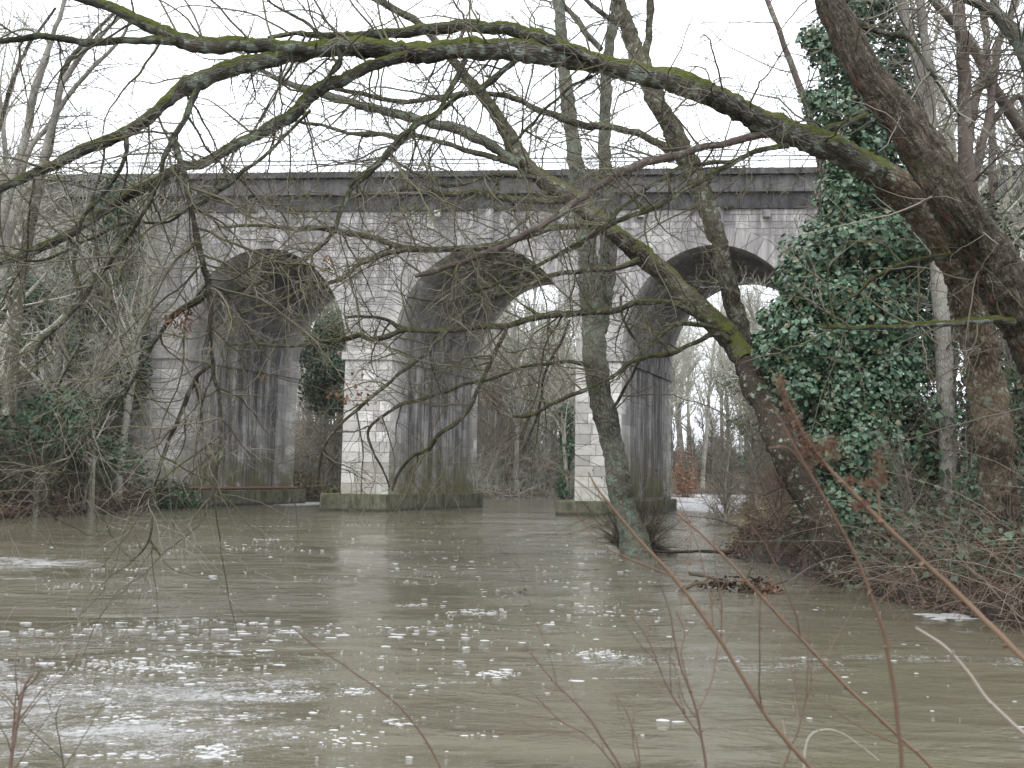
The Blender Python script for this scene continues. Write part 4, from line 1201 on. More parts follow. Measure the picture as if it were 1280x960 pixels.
proto('a', seed=1, h=17, r0=.24)
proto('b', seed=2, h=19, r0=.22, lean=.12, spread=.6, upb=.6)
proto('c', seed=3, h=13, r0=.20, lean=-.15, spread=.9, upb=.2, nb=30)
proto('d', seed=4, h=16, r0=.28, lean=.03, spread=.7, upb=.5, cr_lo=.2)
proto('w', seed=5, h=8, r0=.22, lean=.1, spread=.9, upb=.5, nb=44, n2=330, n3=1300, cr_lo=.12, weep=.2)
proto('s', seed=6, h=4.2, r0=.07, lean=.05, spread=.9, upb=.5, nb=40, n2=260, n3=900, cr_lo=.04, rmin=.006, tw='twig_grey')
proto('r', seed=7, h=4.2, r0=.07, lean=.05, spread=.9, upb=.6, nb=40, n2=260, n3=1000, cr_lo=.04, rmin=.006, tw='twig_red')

wr = np.random.default_rng(77)
def opening(x, y, pad=0):
    px = 640 + F * x / y
    for lo, hi, nm in ((382, 440, 'left arch'), (580, 738, 'middle arch'), (822, 1000, 'right arch')):
        if lo - pad < px < hi + pad: return nm
    return None
def depthword(y): return 'close behind' if y < 72 else ('some way beyond' if y < 108 else 'far beyond')
def front_n(x, y):     # distance behind the bridge face
    return -((np.array((x, y, 0)) - P1) @ NR)
cnt = 0; placed = []
# wood behind the viaduct
while cnt < 110:
    y = wr.uniform(52, 165); x = wr.uniform(-36, 46) * (y / 75)
    if abs(x / y) > .62: continue
    if xl(y) - 1.0 < x < xr(y) + 1.0 or 1.0 < 0: continue
    if front_n(x, y) < 11: continue
    if any((x - a) ** 2 + (y - b) ** 2 < 5 for a, b in placed): continue
    placed.append((x, y))
    k = 'abcd'[wr.integers(4)]
    s = wr.uniform(.8, 1.15)
    s = min(s, (y * .29 + 1) / 17)
    op = opening(x, y, 18)
    if op is None: continue
    if op == 'right arch': s = min(s * 1.45, (y * .27 + 1) / 17)
    kd = {'a': 'bare grey woodland tree', 'b': 'tall slender bare tree', 'c': 'low spreading bare tree', 'd': 'stout bare tree'}[k]
    place_tree(k, (x, y, float(ground_z(x, y)) - .1), wr.uniform(0, 6.28), s, 'woodland_tree', kd + ' ' + depthword(y) + ' the ' + op, kd + 's ' + depthword(y) + ' the ' + op)
    cnt += 1
# shrubs along the far banks
cnt = 0
while cnt < 80:
    y = wr.uniform(47, 120)
    side = wr.random() < .6
    x = (xl(y) - wr.uniform(.3, 7)) if side else (xr(y) + wr.uniform(.3, 8))
    if front_n(x, y) < 9.5 or abs(x / y) > .55: continue
    k = 'r' if wr.random() < .25 else ('w' if wr.random() < .2 else 's')
    s = wr.uniform(.6, 1.25) * (.7 if k == 'w' else 1)
    op = opening(x, y, 10)
    if op is None: continue
    kd = {'s': 'grey leafless shrub', 'r': 'reddish leafless shrub', 'w': 'many-stemmed leafless willow'}[k]
    place_tree(k, (x, y, float(ground_z(x, y)) - .1), wr.uniform(0, 6.28), s, 'bare_shrub', kd + ' on the waterside ' + depthword(y) + ' the ' + op, kd + 's ' + depthword(y) + ' the ' + op, 'shrub')
    cnt += 1
cnt = 0
while cnt < 60:
    y = wr.uniform(60, 125)
    x = xl(y) - wr.uniform(1.5, 14) if cnt % 3 else xr(y) + wr.uniform(1, 14)
    if front_n(x, y) < 10 or abs(x / y) > .5: continue
    op = opening(x, y, 14)
    if op is None: continue
    kd = 'dense twiggy understorey tree' if cnt % 4 else 'reddish twiggy understorey tree'
    place_tree('s' if cnt % 4 else 'r', (x, y, float(ground_z(x, y)) - .1), wr.uniform(0, 6.28), wr.uniform(1.4, 2.3), 'understorey_tree', kd + ' ' + depthword(y) + ' the ' + op, kd + 's ' + depthword(y) + ' the ' + op)
    cnt += 1
# the little willow leaning by the middle arch
c_ = on_water(620, 617)
place_tree('w', (c_[0], c_[1] - 1, float(ground_z(c_[0], c_[1] - 1)) - .1), 1.0, .75, 'leaning_willow', 'small leaning willow at the water edge seen through the middle arch', None)

# ivy covered trees and evergreens
def ivy_trunk_tree(x, y, h, r, label, mat='ivy_dull', dens=60, size=.13, top=.9, n=9, name='ivy_clad_tree', key='b', s=1.0, lo=0.0):
    z = float(ground_z(x, y)) - .1
    root = place_tree(key, (x, y, z), wr.uniform(0, 6), s, name, label)
    P_ = np.array(protos[key][0][1].vertices[0].co)
    bl = []
    for i in range(n):
        t = lo + (i + .5) / n * (top - lo)
        bl.append(((wr.normal() * r * .3, wr.normal() * r * .3, t * h), (r * wr.uniform(.7, 1.2), r * wr.uniform(.7, 1.1), h * top / n * .85)))
    a = Acc()
    for c, rad in bl:
        m_ = int(dens * 12 * rad[0] * rad[2])
        p_, n_ = ell_points(c, rad, m_, wr, .55)
        V, Q = leaves(p_, n_, size, wr, 'ivy'); a.add(V, Q)
    V = np.concatenate(a.V); off = np.array(root.location)
    o = mesh_np('ivy_leaves', V, [np.concatenate(a.F[4])], MAT[mat])
    o.parent = root; o.scale = (1 / s,) * 3; tag(o, kind='stuff')
    return root
c_ = at(402, 600, 53); ivy_trunk_tree(c_[0], 53, 11.5, 1.4, 'ivy-covered tree seen through the left arch opening', 'green_far', 60, .16, key='d', s=.75, lo=.42)
c_ = at(708, 600, 66); ivy_trunk_tree(c_[0], 66, 9, .7, 'tree with an ivy-clad trunk seen through the middle arch', 'ivy_dull', 60, .16, key='b', s=.9)
c_ = at(900, 600, 62); ivy_trunk_tree(c_[0] + 3, 62, 9.5, 1.9, 'leafy evergreen tree seen through the right arch', 'green_far', 50, .17, key='a', s=.7)

# russet hedge bush and dry bank seen through the arches
def leaf_bush(name, loc, rad, n, size, mat, label, kind='dead', cat='bush', key='s', s=1.0, group=None):
    root = place_tree(key, loc, wr.uniform(0, 6), s, name, label, group, cat)
    p_, n_ = ell_points((0, 0, rad[2] * .75), rad, n, wr, .35)
    V, Q = leaves(p_, n_, size, wr, kind)
    o = mesh_np('foliage', V, [Q], MAT[mat]); o.parent = root; o.scale = (1 / s,) * 3
    tag(o, kind='stuff'); return root
c_ = at(856, 600, 78); leaf_bush('russet_bush', (c_[0], 78, float(ground_z(c_[0], 78))), (1.6, 1.5, 3.2), 900, .22, 'russet', 'russet-leaved beech bush beside the right hand pier seen through the right arch')

# ------------------------------------------------------------------ mid-distance banks: shrubs, brambles, ivy ground cover
def thicket(name, region, n, L, mat, label, rng, r=.008, lean=.7, grav=-1.1, sub=3, fine=6, kind='stuff', cat='undergrowth', bias=(0, 0, 0), ylim=None):
    """arching stems rooted in region (callable -> (n,2) xy)"""
    xy = region(n, rng)
    pq = 640 + F * xy[:, 0] / xy[:, 1]
    keep = ~((pq > 850) & (pq < 1085) & (xy[:, 1] < 14.5)) & ~((pq > 845) & (pq < 925) & (xy[:, 1] < 45))
    xy = xy[keep]; n = len(xy)
    z = ground_z(xy[:, 0], xy[:, 1])
    P0 = np.concatenate([xy, z[:, None] - .03], 1)
    d = norm(np.array((0, 0, 1.)) + rng.normal(size=(n, 3)) * lean + np.array(bias))
    Ls = rng.uniform(L[0], L[1], n); pts = 9
    out = np.zeros((n, pts, 3)); out[:, 0] = P0
    for j in range(1, pts):
        d = norm(d + rng.normal(size=(n, 3)) * .13 + np.array((0, 0, grav)) / pts)
        out[:, j] = out[:, j - 1] + d * (Ls / (pts - 1))[:, None]
    rad = r * rng.uniform(.5, 1.3, n)[:, None] * np.linspace(1, .35, pts)[None]
    g = [(out, rad)]
    if sub: g.append(sprout(out, rad, n * sub, (L[0] * .25, L[1] * .4), rng, .9, .7, -.2, .17, 6, r * .6, r * .3))
    if fine: g.append(sprout(*g[-1], n * fine, (L[0] * .1, L[1] * .18), rng, .9, .7, -.1, .2, 4, r * .4, r * .25))
    a = Acc()
    for q in g:
        V, Q, uv = tubes(*q, 3); a.add(V, Q)
    o = a.build(name, MAT[mat], origin=(P0[:, 0].mean(), P0[:, 1].mean(), P0[:, 2].min()), smooth=True, uv=False)
    return tag(o, label, cat, None, kind)
def left_region(y0, y1, d0, d1):
    def f(n, rng):
        y = rng.uniform(y0, y1, n); return np.stack([xl(y) - rng.uniform(d0, d1, n), y], 1)
    return f
def right_region(y0, y1, d0, d1):
    def f(n, rng):
        y = rng.uniform(y0, y1, n); return np.stack([xr(y) + rng.uniform(d0, d1, n), y], 1)
    return f
def ground_leaves(name, region, n, size, mat, label, rng, hmin=.0, hmax=.3, kind='ivy', cat='ground cover'):
    xy = region(n, rng); z = ground_z(xy[:, 0], xy[:, 1])
    h = rng.uniform(0, 1, n) ** 1.7 * (hmax - hmin) + hmin
    h *= (1 + .8 * vnoise(xy[:, 0] * 1.1, xy[:, 1] * 1.1, 3))
    p_ = np.concatenate([xy, (z + np.maximum(h, .01))[:, None]], 1)
    V, Q = leaves(p_, np.tile((0., -.4, 1.), (n, 1)), size, rng, kind, .4, .7)
    o = mesh_np(name, V, [Q], MAT[mat], origin=(xy[:, 0].mean(), xy[:, 1].mean(), z.min()))
    return tag(o, label, cat, None, 'stuff')
tr = np.random.default_rng(9)
thicket('bramble_thicket', left_region(21, 40, .0, 10), 2000, (1.2, 3.4), 'twig_brown', 'tangled brown brambles covering the left bank down to the water', tr, .011, .8, -1.3)
thicket('grey_brushwood', left_region(23, 38, .8, 11), 800, (2.0, 4.6), 'twig_grey', 'pale grey arching brushwood above the brambles on the left bank', tr, .013, .5, -1.0, 4, 8)
thicket('red_brushwood', left_region(22, 38, .0, 4.0), 800, (.5, 1.5), 'twig_red', 'reddish dead stems along the foot of the left bank', tr, .011, .9, -1.6)
ground_leaves('bank_ivy', left_region(24, 39.5, .5, 12), 34000, .12, 'ivy_dull', 'dark ivy creeping over the slope of the left bank', tr, .0, 1.7)
ground_leaves('leaf_litter', left_region(22, 40, -.15, 5), 15000, .10, 'litter', 'brown dead leaves lying along the left bank at the water edge', tr, 0, .25, 'dead', 'leaf litter')
# dense ivy mounds on the left
def mound(name, px, py, Y, rx, ry, rd, dens, size, mat, label, key='s', s=1.0, kind='ivy', cat='bush'):
    c = at(px, py, Y); gz = float(ground_z(c[0], c[1]))
    root = place_tree(key, (c[0], c[1], gz - .05), wr.uniform(0, 6), s, name, label, None, cat)
    rad = (rx * Y / F, rd, ry * Y / F)
    m_ = int(dens * 12 * rad[0] * rad[2])
    loc = (0, 0, max(c[2] - gz, rad[2] * .5))
    a = Acc()
    for i in range(7):
        o_ = tr.normal(size=3) * np.array(rad) * .42
        p_, n_ = ell_points(np.array(loc) + o_, np.array(rad) * tr.uniform(.45, .7), m_ // 7, tr, .5)
        V, Q = leaves(p_, n_, size, tr, kind); a.add(V, Q)
    o = mesh_np('foliage', np.concatenate(a.V), [np.concatenate(a.F[4])], MAT[mat]); o.parent = root; o.scale = (1 / s,) * 3
    tag(o, kind='stuff'); return root
mound('ivy_mound', 205, 618, 36.5, 45, 20, 1.3, 90, .11, 'ivy_dull', 'low mound of dark ivy beside the rusty pipe at the left arch', s=.4)
mound('ivy_bush', 30, 400, 30, 60, 60, 2.0, 75, .13, 'ivy_dull', 'ivy bush at the left edge under the arching limb', s=1.0)
mound('holly_bush', 55, 500, 28, 55, 60, 1.6, 80, .12, 'ivy_dull', 'dark green leafy bush low at the left edge above the brambles', s=.9)
mound('ivy_bush_by_wall', 166, 410, 37.0, 34, 100, 1.0, 90, .14, 'ivy_dull', 'tall curtain of ivy against the bridge wall left of the first arch', s=1.0)
mound('ivy_curtain', 140, 320, 37.0, 40, 80, .8, 70, .14, 'ivy_dull', 'ivy curtain hanging high on the bridge wall above the left bank', s=1.6)
mound('ivy_curtain', 85, 350, 36.5, 40, 80, .8, 45, .14, 'ivy_dull', 'thinner ivy curtain on the bridge wall nearer the left edge', s=1.6)
mound('ivy_bush_low', 110, 560, 31, 60, 34, 1.6, 45, .12, 'ivy_dull', 'low spread of ivy in the middle of the left bank', s=.7)
for i, (px, Y, hh, rr, lab) in enumerate([(95, 37.5, 9.3, .95, 'ivy-clad trunk nearest the bridge wall on the left bank'), (135, 37.0, 8.0, .8, 'ivy-clad trunk just left of the first arch'), (10, 33, 9.0, 1.0, 'ivy-clad trunk at the left edge of the view')]):
    c_ = at(px, 500, Y)
    ivy_trunk_tree(c_[0], Y, hh, rr, lab, 'ivy_dull', 60, .12, key='abd'[i], s=.62)
# bare trees on the left bank
for i, (px, Y, s, k, lab) in enumerate([(55, 29.5, .62, 'a', 'bare tree on the left bank below the arching limb'), (150, 34, .7, 'b', 'slender bare tree in front of the bridge wall on the left bank'), (-30, 26, .8, 'd', 'bare tree at the left edge reaching into the view'), (20, 31, .85, 'b', 'tall slender bare tree at the far left of the bank'), (118, 30, .55, 'c', 'low spreading bare tree in the middle of the left bank')]):
    c_ = at(px, 560, Y)
    place_tree(k, (c_[0], Y, float(ground_z(c_[0], Y)) - .1), 1.3 * i, s, 'bank_tree', lab)
cnt = 0
while cnt < 22:
    y = tr.uniform(23, 37); x = float(xl(y)) - tr.uniform(.6, 8)
    if x / y < -.66: continue
    q_ = 640 + F * x / y
    wh_ = 'at the left edge of the bank' if q_ < 60 else ('in the middle of the left bank' if q_ < 140 else 'on the left bank next to the first arch')
    place_tree('s', (x, y, float(ground_z(x, y)) - .05), tr.uniform(0, 6), tr.uniform(.5, 1.05), 'left_bank_shrub'.replace('left_', ''), 'grey leafless shrub in the tangle ' + wh_, 'grey shrubs ' + wh_, 'shrub')
    cnt += 1

# left-hand stems in front of the sky
stem_tree('left_leaning_tree', [[(-40, 480, 18), (-10, 330, 15), (12, 240, 12), (30, 180, 10), (42, 118, 10), (55, 78, 9), (66, 45, 6), (80, 0, 5), (95, -50, 4)],
                                [(-30, 420, 12), (20, 260, 9), (46, 225, 8), (60, 175, 8), (70, 140, 8), (78, 105, 7), (100, 70, 7), (125, 45, 5), (150, 20, 4)],
                                [(0, 360, 10), (30, 205, 7), (58, 160, 6), (85, 120, 6), (120, 80, 5), (150, 50, 4), (165, 20, 3)]], 19.0, MAT['bark_far'], 'slanting thin stems in front of the sky at the far left', 8, 70)
stem_tree('left_second_tree', [[(10, 520, 18), (22, 380, 14), (48, 235, 11), (62, 180, 10), (72, 130, 9), (82, 85, 7), (105, 55, 5), (150, 10, 4)],
                               [(20, 400, 10), (-5, 330, 8), (-20, 250, 6), (10, 120, 5), (35, 60, 4), (70, 10, 3)]], 22.0, MAT['bark_lean'], 'dark slanting stem left of the first ivy trunk', 8, 60)

# ground-level brushwood of the far banks
thicket('far_brushwood', left_region(50, 90, .0, 5), 2200, (1.5, 5.5), 'twig_far', 'pale brushwood along the far left bank beyond the arches', tr, .016, .6, -.7, 3, 4)
thicket('far_right_brushwood', right_region(48, 112, .0, 9), 1200, (1.2, 4.0), 'twig_far', 'pale brushwood along the far right bank beyond the arches', tr, .016, .6, -.7, 3, 4)
thicket('far_red_brushwood', left_region(47, 58, .2, 5), 260, (1.0, 3.0), 'twig_red', 'reddish brushwood on the bank just behind the left arch', tr, .016, .5, -.5, 3, 4)
ground_leaves('far_dry_grass', left_region(41.5, 58, .0, 5), 6000, .4, 'grass', 'straw-coloured dry grass on the bank behind the left arch', tr, 0, .5, 'long', 'grass')
# right bank
thicket('foot_brambles', right_region(9.0, 13.5, .0, 1.9), 900, (.5, 1.5), 'twig_brown', 'brown brambles and dead stems hanging over the water below the big trunk', tr, .006, 1.0, -1.8, 3, 4)
thicket('right_brambles', right_region(9, 20, .05, 5), 750, (.7, 2.2), 'twig_brown', 'tangled brown brambles at the foot of the ivy tree on the right bank', tr, .007, .9, -1.4)
thicket('right_pale_stems', right_region(8.5, 14, .2, 3.5), 150, (1.2, 3.2), 'twig_pale', 'long pale dead stems arching over the right bank', tr, .006, .7, -1.0, 3, 5, bias=(-.4, 0, .2))
thicket('right_dark_brush', right_region(9, 22, .3, 6), 480, (1.0, 2.8), 'twig_dark', 'dark tangled brushwood deep in the right bank undergrowth', tr, .008, .8, -1.1)
thicket('point_brush', right_region(19, 36, .0, 5), 520, (.5, 1.9), 'twig_brown', 'brown scrub on the spit of bank beyond the leaning tree', tr, .008, .9, -1.4)
ground_leaves('dry_grass', right_region(20, 40, .0, 5), 9000, .26, 'grass', 'dry straw-coloured grass on the right bank beyond the leaning tree', tr, 0, .3, 'long', 'grass')
ground_leaves('right_leaf_litter', right_region(8, 22, -.1, 5), 16000, .07, 'litter', 'brown dead leaves strewn over the right bank', tr, 0, .12, 'dead', 'leaf litter')
ground_leaves('right_bank_ivy', right_region(9.3, 16, .35, 5), 13000, .075, 'ivy', 'ivy creeping over the right bank below the big trees', tr, 0, .8)
mound('right_ivy_bush', 1130, 690, 12.6, 50, 50, .6, 260, .07, 'ivy', 'ivy bush between the ivy tree and the big trunk', s=.35)
mound('right_leaf_bush', 1180, 560, 13.2, 60, 110, .9, 170, .075, 'ivy_dull', 'dark leafy bush filling the gap left of the big trunk', s=.7)
mound('right_edge_bush', 1275, 560, 12.4, 60, 160, .9, 130, .075, 'ivy_dull', 'dark leafy bush at the right edge behind the big trunk', s=.8)
mound('right_far_bush', 1250, 420, 15.5, 90, 140, 1.5, 70, .085, 'green_far', 'mid-green leafy bush high at the right edge', s=1.1)
mound('right_upper_bush', 1230, 300, 17.0, 90, 50, 1.2, 12, .085, 'olive', 'thin olive-leaved bush above the right edge undergrowth', s=1.3)
for i, (px, py, Y, rx, ry, d_, m_, lab) in enumerate([(905, 500, 31, 50, 70, 26, 'olive', 'olive-green willow scrub right of the right arch opening'), (945, 560, 27, 45, 60, 20, 'olive', 'olive scrub just left of the leaning trunk foot'),
                                                      (905, 470, 40, 40, 40, 40, 'green_far', 'rounded green bush high on the bank behind the leaning trunk')]):
    mound('scrub_bush', px, py, Y, rx, ry, 1.6, d_, .09, m_, lab, s=1.0, kind='long')
cnt = 0
while cnt < 26:
    y = tr.uniform(18, 44); x = float(xr(y)) + tr.uniform(.4, 9)
    q_ = 640 + F * x / y
    if q_ < 928: continue
    wh_ = 'on the spit left of the leaning trunk' if q_ < 990 else ('behind the ivy tree on the right bank' if q_ < 1150 else 'behind the big trunks on the right bank')
    kd_ = 'reddish leafless shrub' if cnt % 4 == 0 else 'grey leafless shrub'
    place_tree('r' if cnt % 4 == 0 else 's', (x, y, float(ground_z(x, y)) - .05), tr.uniform(0, 6), tr.uniform(.45, .95), 'right_bank_shrub'.replace('right_', 'river_'),
               kd_ + ' ' + wh_, kd_ + 's ' + wh_, 'shrub')
    cnt += 1
for i, (px, Y, s, k, lab) in enumerate([(985, 30, .6, 'c', 'bare tree behind the leaning trunk on the right bank'), (1150, 26, .75, 'a', 'bare tree in the wood right of the ivy tree'), (1240, 22, .8, 'b', 'slender bare tree in the wood at the right edge'), (1090, 33, .7, 'd', 'bare tree behind the ivy column'), (1300, 28, .8, 'a', 'bare tree just beyond the right edge of the view')]):
    c_ = at(px, 600, Y)
    place_tree(k, (c_[0], Y, float(ground_z(c_[0], Y)) - .1), 1.1 * i, s, 'right_wood_tree'.replace('right_', ''), lab)

# ------------------------------------------------------------------ foreground stems on the near bank
def fg(rowsets, name, mat, label, cat='twig', seeds=(), nt=0, k=8, Lr=(.1, .35)):
    rowsets = [thin(r_, .62 if mat != 'twig_red' else .55) for r_ in rowsets]
    paths = [px_limb(r_, 1.5, step=.01, wig=.6, rng=rg) for r_ in rowsets]
    b = paths[0][0][0]
    root = empty(name, b, label, cat)
    for i, (p_, r_) in enumerate(paths):
        limb_mesh('stem' if i == 0 else 'side_twig', p_, r_, MAT[mat], root, k, int(rg.integers(1e6)), .06)
    if nt:
        s_ = stack(paths, 20)
        a1 = sprout(*s_, nt, Lr, rg, .6, .9, .1, .08, 7, .0018, .0008, .2)
        a2 = sprout(*a1, nt * 2, (Lr[0] * .3, Lr[1] * .4), rg, .6, .9, .1, .1, 5, .001, .0006)
        twig_mesh('side_twigs', [a1, a2], MAT[mat], root, 4)
    # buds
    a = Acc()
    for p_, r_ in paths:
        for i in range(6, len(p_) - 2, 9):
            c = p_[i] + rg.normal(size=3) * r_[i] * .5
            d = norm(p_[i + 1] - p_[i] + rg.normal(size=3) * .01)
            q = np.array([c, c + d * .006, c + d * .012])[None]
            V, Q, uv = tubes(q, np.array([[r_[i] * .9, r_[i] * .9, .0006]]), 5); a.add(V, Q)
    tag(a.build('buds', MAT[mat], root, uv=False, smooth=True), kind='stuff')
    return root
r1 = fg([[(1420, 985, 13, 1.35), (1290, 835, 12, 1.4), (1200, 745, 11), (1120, 670, 10), (1060, 610, 9), (1032, 580, 7), (1010, 550, 6), (990, 515, 5), (975, 475, 4)],
         [(1120, 670, 6), (1095, 650, 5), (1082, 632, 4)], [(1100, 652, 5), (1098, 615, 4), (1100, 570, 3)]], 'seedhead_stem', 'stem_orange', 'blurred orange-brown stem with fuzzy seed heads slanting in from the right edge')
for (pts_, s_) in (([(975, 475), (978, 490), (983, 505), (988, 520), (995, 532)], .008), ([(1005, 548), (1015, 556), (1022, 565), (1032, 560), (1040, 552), (1045, 566), (1008, 560), (1020, 575)], .009), ([(1099, 570), (1100, 585), (1102, 598), (1095, 605), (1085, 604)], .008), ([(1062, 600), (1072, 632), (1080, 628)], .006)):
    for (x_, y_) in pts_:
        c = at(x_, y_, 1.5); n_ = 170
        q = c + rg.normal(size=(n_, 3)) * s_ * .72
        V, Q = leaves(q, rg.normal(size=(n_, 3)), .005, rg, 'long', .2, 1)
        tag(mesh_np('seed_head', V, [Q], MAT['dead_red'], r1), kind='stuff')
fg([[(1132, 1010, 9), (1122, 900, 8), (1106, 800, 8), (1076, 710, 7), (1040, 640, 6), (1000, 570, 5), (965, 505, 4)], [(1010, 588, 3), (985, 560, 2.5), (960, 560, 2)]], 'orange_shoot', 'stem_orange', 'orange-brown shoot curving up from the bottom to the foot of the leaning tree')
fg([[(1215, 1010, 8, 1.9), (1150, 945, 7, 1.9), (1060, 860, 7, 1.9), (960, 755, 6, 1.9), (900, 690, 5, 1.9), (845, 640, 4, 1.9)]], 'slanting_shoot', 'stem_orange', 'long reddish shoot slanting down to the right across the driftwood', nt=4)
fg([[(1060, 1010, 9, 1.8), (1000, 945, 9, 1.8), (955, 890, 8, 1.8), (900, 800, 8, 1.8), (840, 720, 7, 1.8), (790, 665, 6, 1.8), (750, 615, 4, 1.8), (735, 590, 3, 1.8)]], 'long_brown_shoot', 'stem_orange', 'long brown shoot rising from the bottom towards the grey upright tree', nt=5)
fg([[(1340, 960, 9), (1290, 925, 8), (1240, 880, 7), (1210, 840, 6), (1180, 808, 6), (1145, 785, 4)]], 'pale_twig', 'stem_pale', 'pale grey twig over the water at the lower right edge')
fg([[(890, 1010, 7, 2.0), (878, 930, 6, 2.0), (868, 880, 5, 2.0), (850, 830, 4, 2.0), (838, 770, 3, 2.0), (825, 730, 2.5, 2.0)], [(878, 925, 4, 2.0), (835, 860, 4, 2.0), (810, 800, 3, 2.0), (790, 770, 2, 2.0)],
    [(870, 895, 3, 2.0), (890, 850, 2.5, 2.0), (898, 800, 2, 2.0)], [(865, 870, 4, 2.0), (852, 820, 3, 2.0), (856, 790, 2, 2.0), (845, 765, 1.5, 2.0)]], 'bush_shoot', 'twig_red', 'reddish branching shoot at the bottom between the long shoots', nt=10)
fg([[(800, 1010, 6, 2.1), (770, 950, 5, 2.1), (730, 890, 4, 2.1), (690, 850, 3, 2.1), (655, 805, 2, 2.1)], [(790, 985, 4, 2.1), (740, 925, 3, 2.1), (700, 900, 3, 2.1), (670, 870, 2, 2.1)], [(800, 1000, 4, 2.1), (798, 940, 3, 2.1), (785, 895, 2, 2.1), (770, 870, 2, 2.1)]], 'branching_twigs', 'twig_red', 'thin reddish twigs branching up from the bottom centre', nt=12)
fg([[(568, 1010, 5, 2.2), (550, 960, 4, 2.2), (525, 915, 4, 2.2), (490, 875, 3.5, 2.2), (430, 832, 3, 2.2), (395, 808, 2.5, 2.2), (366, 785, 2, 2.2)]], 'arching_twig', 'twig_red', 'single thin reddish twig arching up to the left from the bottom edge')
fg([[(5, 1010, 9, 2.2), (14, 950, 8, 2.2), (22, 900, 7, 2.2), (30, 860, 6, 2.2), (40, 845, 4, 2.2)], [(16, 935, 5, 2.2), (18, 890, 4, 2.2), (20, 865, 3, 2.2)], [(20, 885, 4, 2.2), (8, 870, 3, 2.2), (-4, 862, 2, 2.2)], [(30, 862, 3, 2.2), (45, 848, 3, 2.2), (48, 838, 2, 2.2)]], 'corner_twigs', 'twig_red', 'reddish forked twigs in the bottom left corner', nt=12)
fg([[(82, 1010, 4, 2.3), (78, 950, 3, 2.3), (70, 900, 2, 2.3), (76, 880, 1.5, 2.3)]], 'small_corner_twig', 'twig_dark', 'small dark twig beside the reddish twigs at the bottom left', nt=3)
fg([[(1010, 1010, 6, 1.9), (1005, 950, 5, 1.9), (1012, 920, 4, 1.9), (1030, 912, 3, 1.9), (1055, 918, 2.5, 1.9), (1098, 950, 2, 1.9)], [(1005, 950, 4, 1.9), (985, 930, 3, 1.9), (978, 900, 2, 1.9)]], 'pale_crooked_twig', 'twig_pale', 'pale crooked twig at the bottom right below the water')
fg([[(960, 1010, 5, 2.0), (985, 945, 4, 2.0), (1004, 890, 3, 2.0), (1010, 830, 2.5, 2.0), (1008, 780, 2, 2.0), (1004, 770, 2, 2.0)]], 'upright_red_twig', 'twig_red', 'upright thin red twig left of the orange shoot', nt=4)

# ------------------------------------------------------------------ driftwood, floating bits, foam
dw = on_water(935, 738)
rootW = empty('driftwood', dw, 'dark snagged branch with clumps of brown leaves lying in the water right of centre', 'driftwood')
def wl_(px, py, z=0.0):
    p = on_water(px, py); p[2] = z; return p
for rows in ([(848, 700, .0), (870, 712, .12), (895, 722, .10), (915, 733, .12), (935, 742, .05), (955, 744, -.03)], [(862, 692, .25), (880, 705, .22), (900, 715, .16)], [(925, 738, .05), (935, 735, .22), (940, 736, .34)], [(955, 745, 0), (972, 742, .12), (985, 741, .16)]):
    P_ = np.array([on_water(x_, 741) * (1, 1, 0) + (0, 0, z_) for x_, y_, z_ in rows]); c = catmull(np.c_[P_, np.full(len(P_), .02)], .03)
    limb_mesh('branch', c[:, :3], np.linspace(.03, .012, len(c)), MAT['twig_dark'], rootW, 7, int(rg.integers(1e6)), .12)
for (x_, z_, s_, n_, mt) in ((893, .10, .055, 60, 'cone'), (912, .14, .05, 60, 'cone'), (933, .08, .07, 120, 'litter'), (945, .12, .06, 80, 'cone'), (966, .03, .06, 90, 'dead'), (955, .05, .06, 70, 'dead'), (898, .16, .03, 30, 'cone')):
    c = on_water(x_, 741) * (1, 1, 0) + (0, 0, z_)
    q = c + rg.normal(size=(n_, 3)) * s_ * (1.2, 1, .8)
    V, Q = leaves(q, rg.normal(size=(n_, 3)), .05, rg, 'dead', .5, 1)
    tag(mesh_np('leaf_clump', V, [Q], MAT[mt], rootW), kind='stuff')
# low muddy branch lying along the point behind the grey tree
lp = empty('stranded_branch', on_water(860, 694), 'dark stranded branch lying level at the waterline behind the upright tree', 'branch')
P_ = np.array([wl_(x_, y_, .06) for x_, y_ in ((800, 692), (840, 694), (880, 693), (920, 695), (985, 700))]); c = catmull(np.c_[P_, np.full(len(P_), .02)], .1)
limb_mesh('limb', c[:, :3], np.linspace(.02, .05, len(c)), MAT['twig_dark'], lp, 8, 5, .15)
# sprays with alder cones low over the water
rows = [(760, 640), (735, 610), (720, 640), (700, 660), (688, 681), (650, 668), (880, 640), (900, 650), (860, 655), (845, 640), (870, 690), (815, 700)]
rootK = empty('cone_spray', (wb[0] + .3, wb[1] - .5, .1), 'thin sprays hung with dark alder cones over the water by the upright tree', 'branch')
sp_ = []
for i in range(14):
    tx = rg.uniform(670, 930); ty = rg.uniform(650, 720)
    p0 = np.array((wb[0], wb[1], rg.uniform(.2, .9)))
    p1 = on_water(tx, max(ty, 676)); p1[2] = rg.uniform(.05, .5)
    p1 = p0 + (p1 - p0) * min(1, 2.6 / np.linalg.norm(p1 - p0))
    mid_ = (p0 + p1) / 2 + (0, 0, rg.uniform(.1, .4))
    t_ = np.linspace(0, 1, 14)[:, None]
    sp_.append(((1 - t_) ** 2 * p0 + 2 * t_ * (1 - t_) * mid_ + t_ ** 2 * p1, np.linspace(.009, .003, 14)))
sS = stack(sp_, 14)
k1 = sprout(*sS, 90, (.2, .7), rg, .8, .7, 0, .14, 6, .004, .0025, .2)
twig_mesh('twigs', [sS, k1], MAT['twig_dark'], rootK)
tips = k1[0][:, -1]
a = Acc()
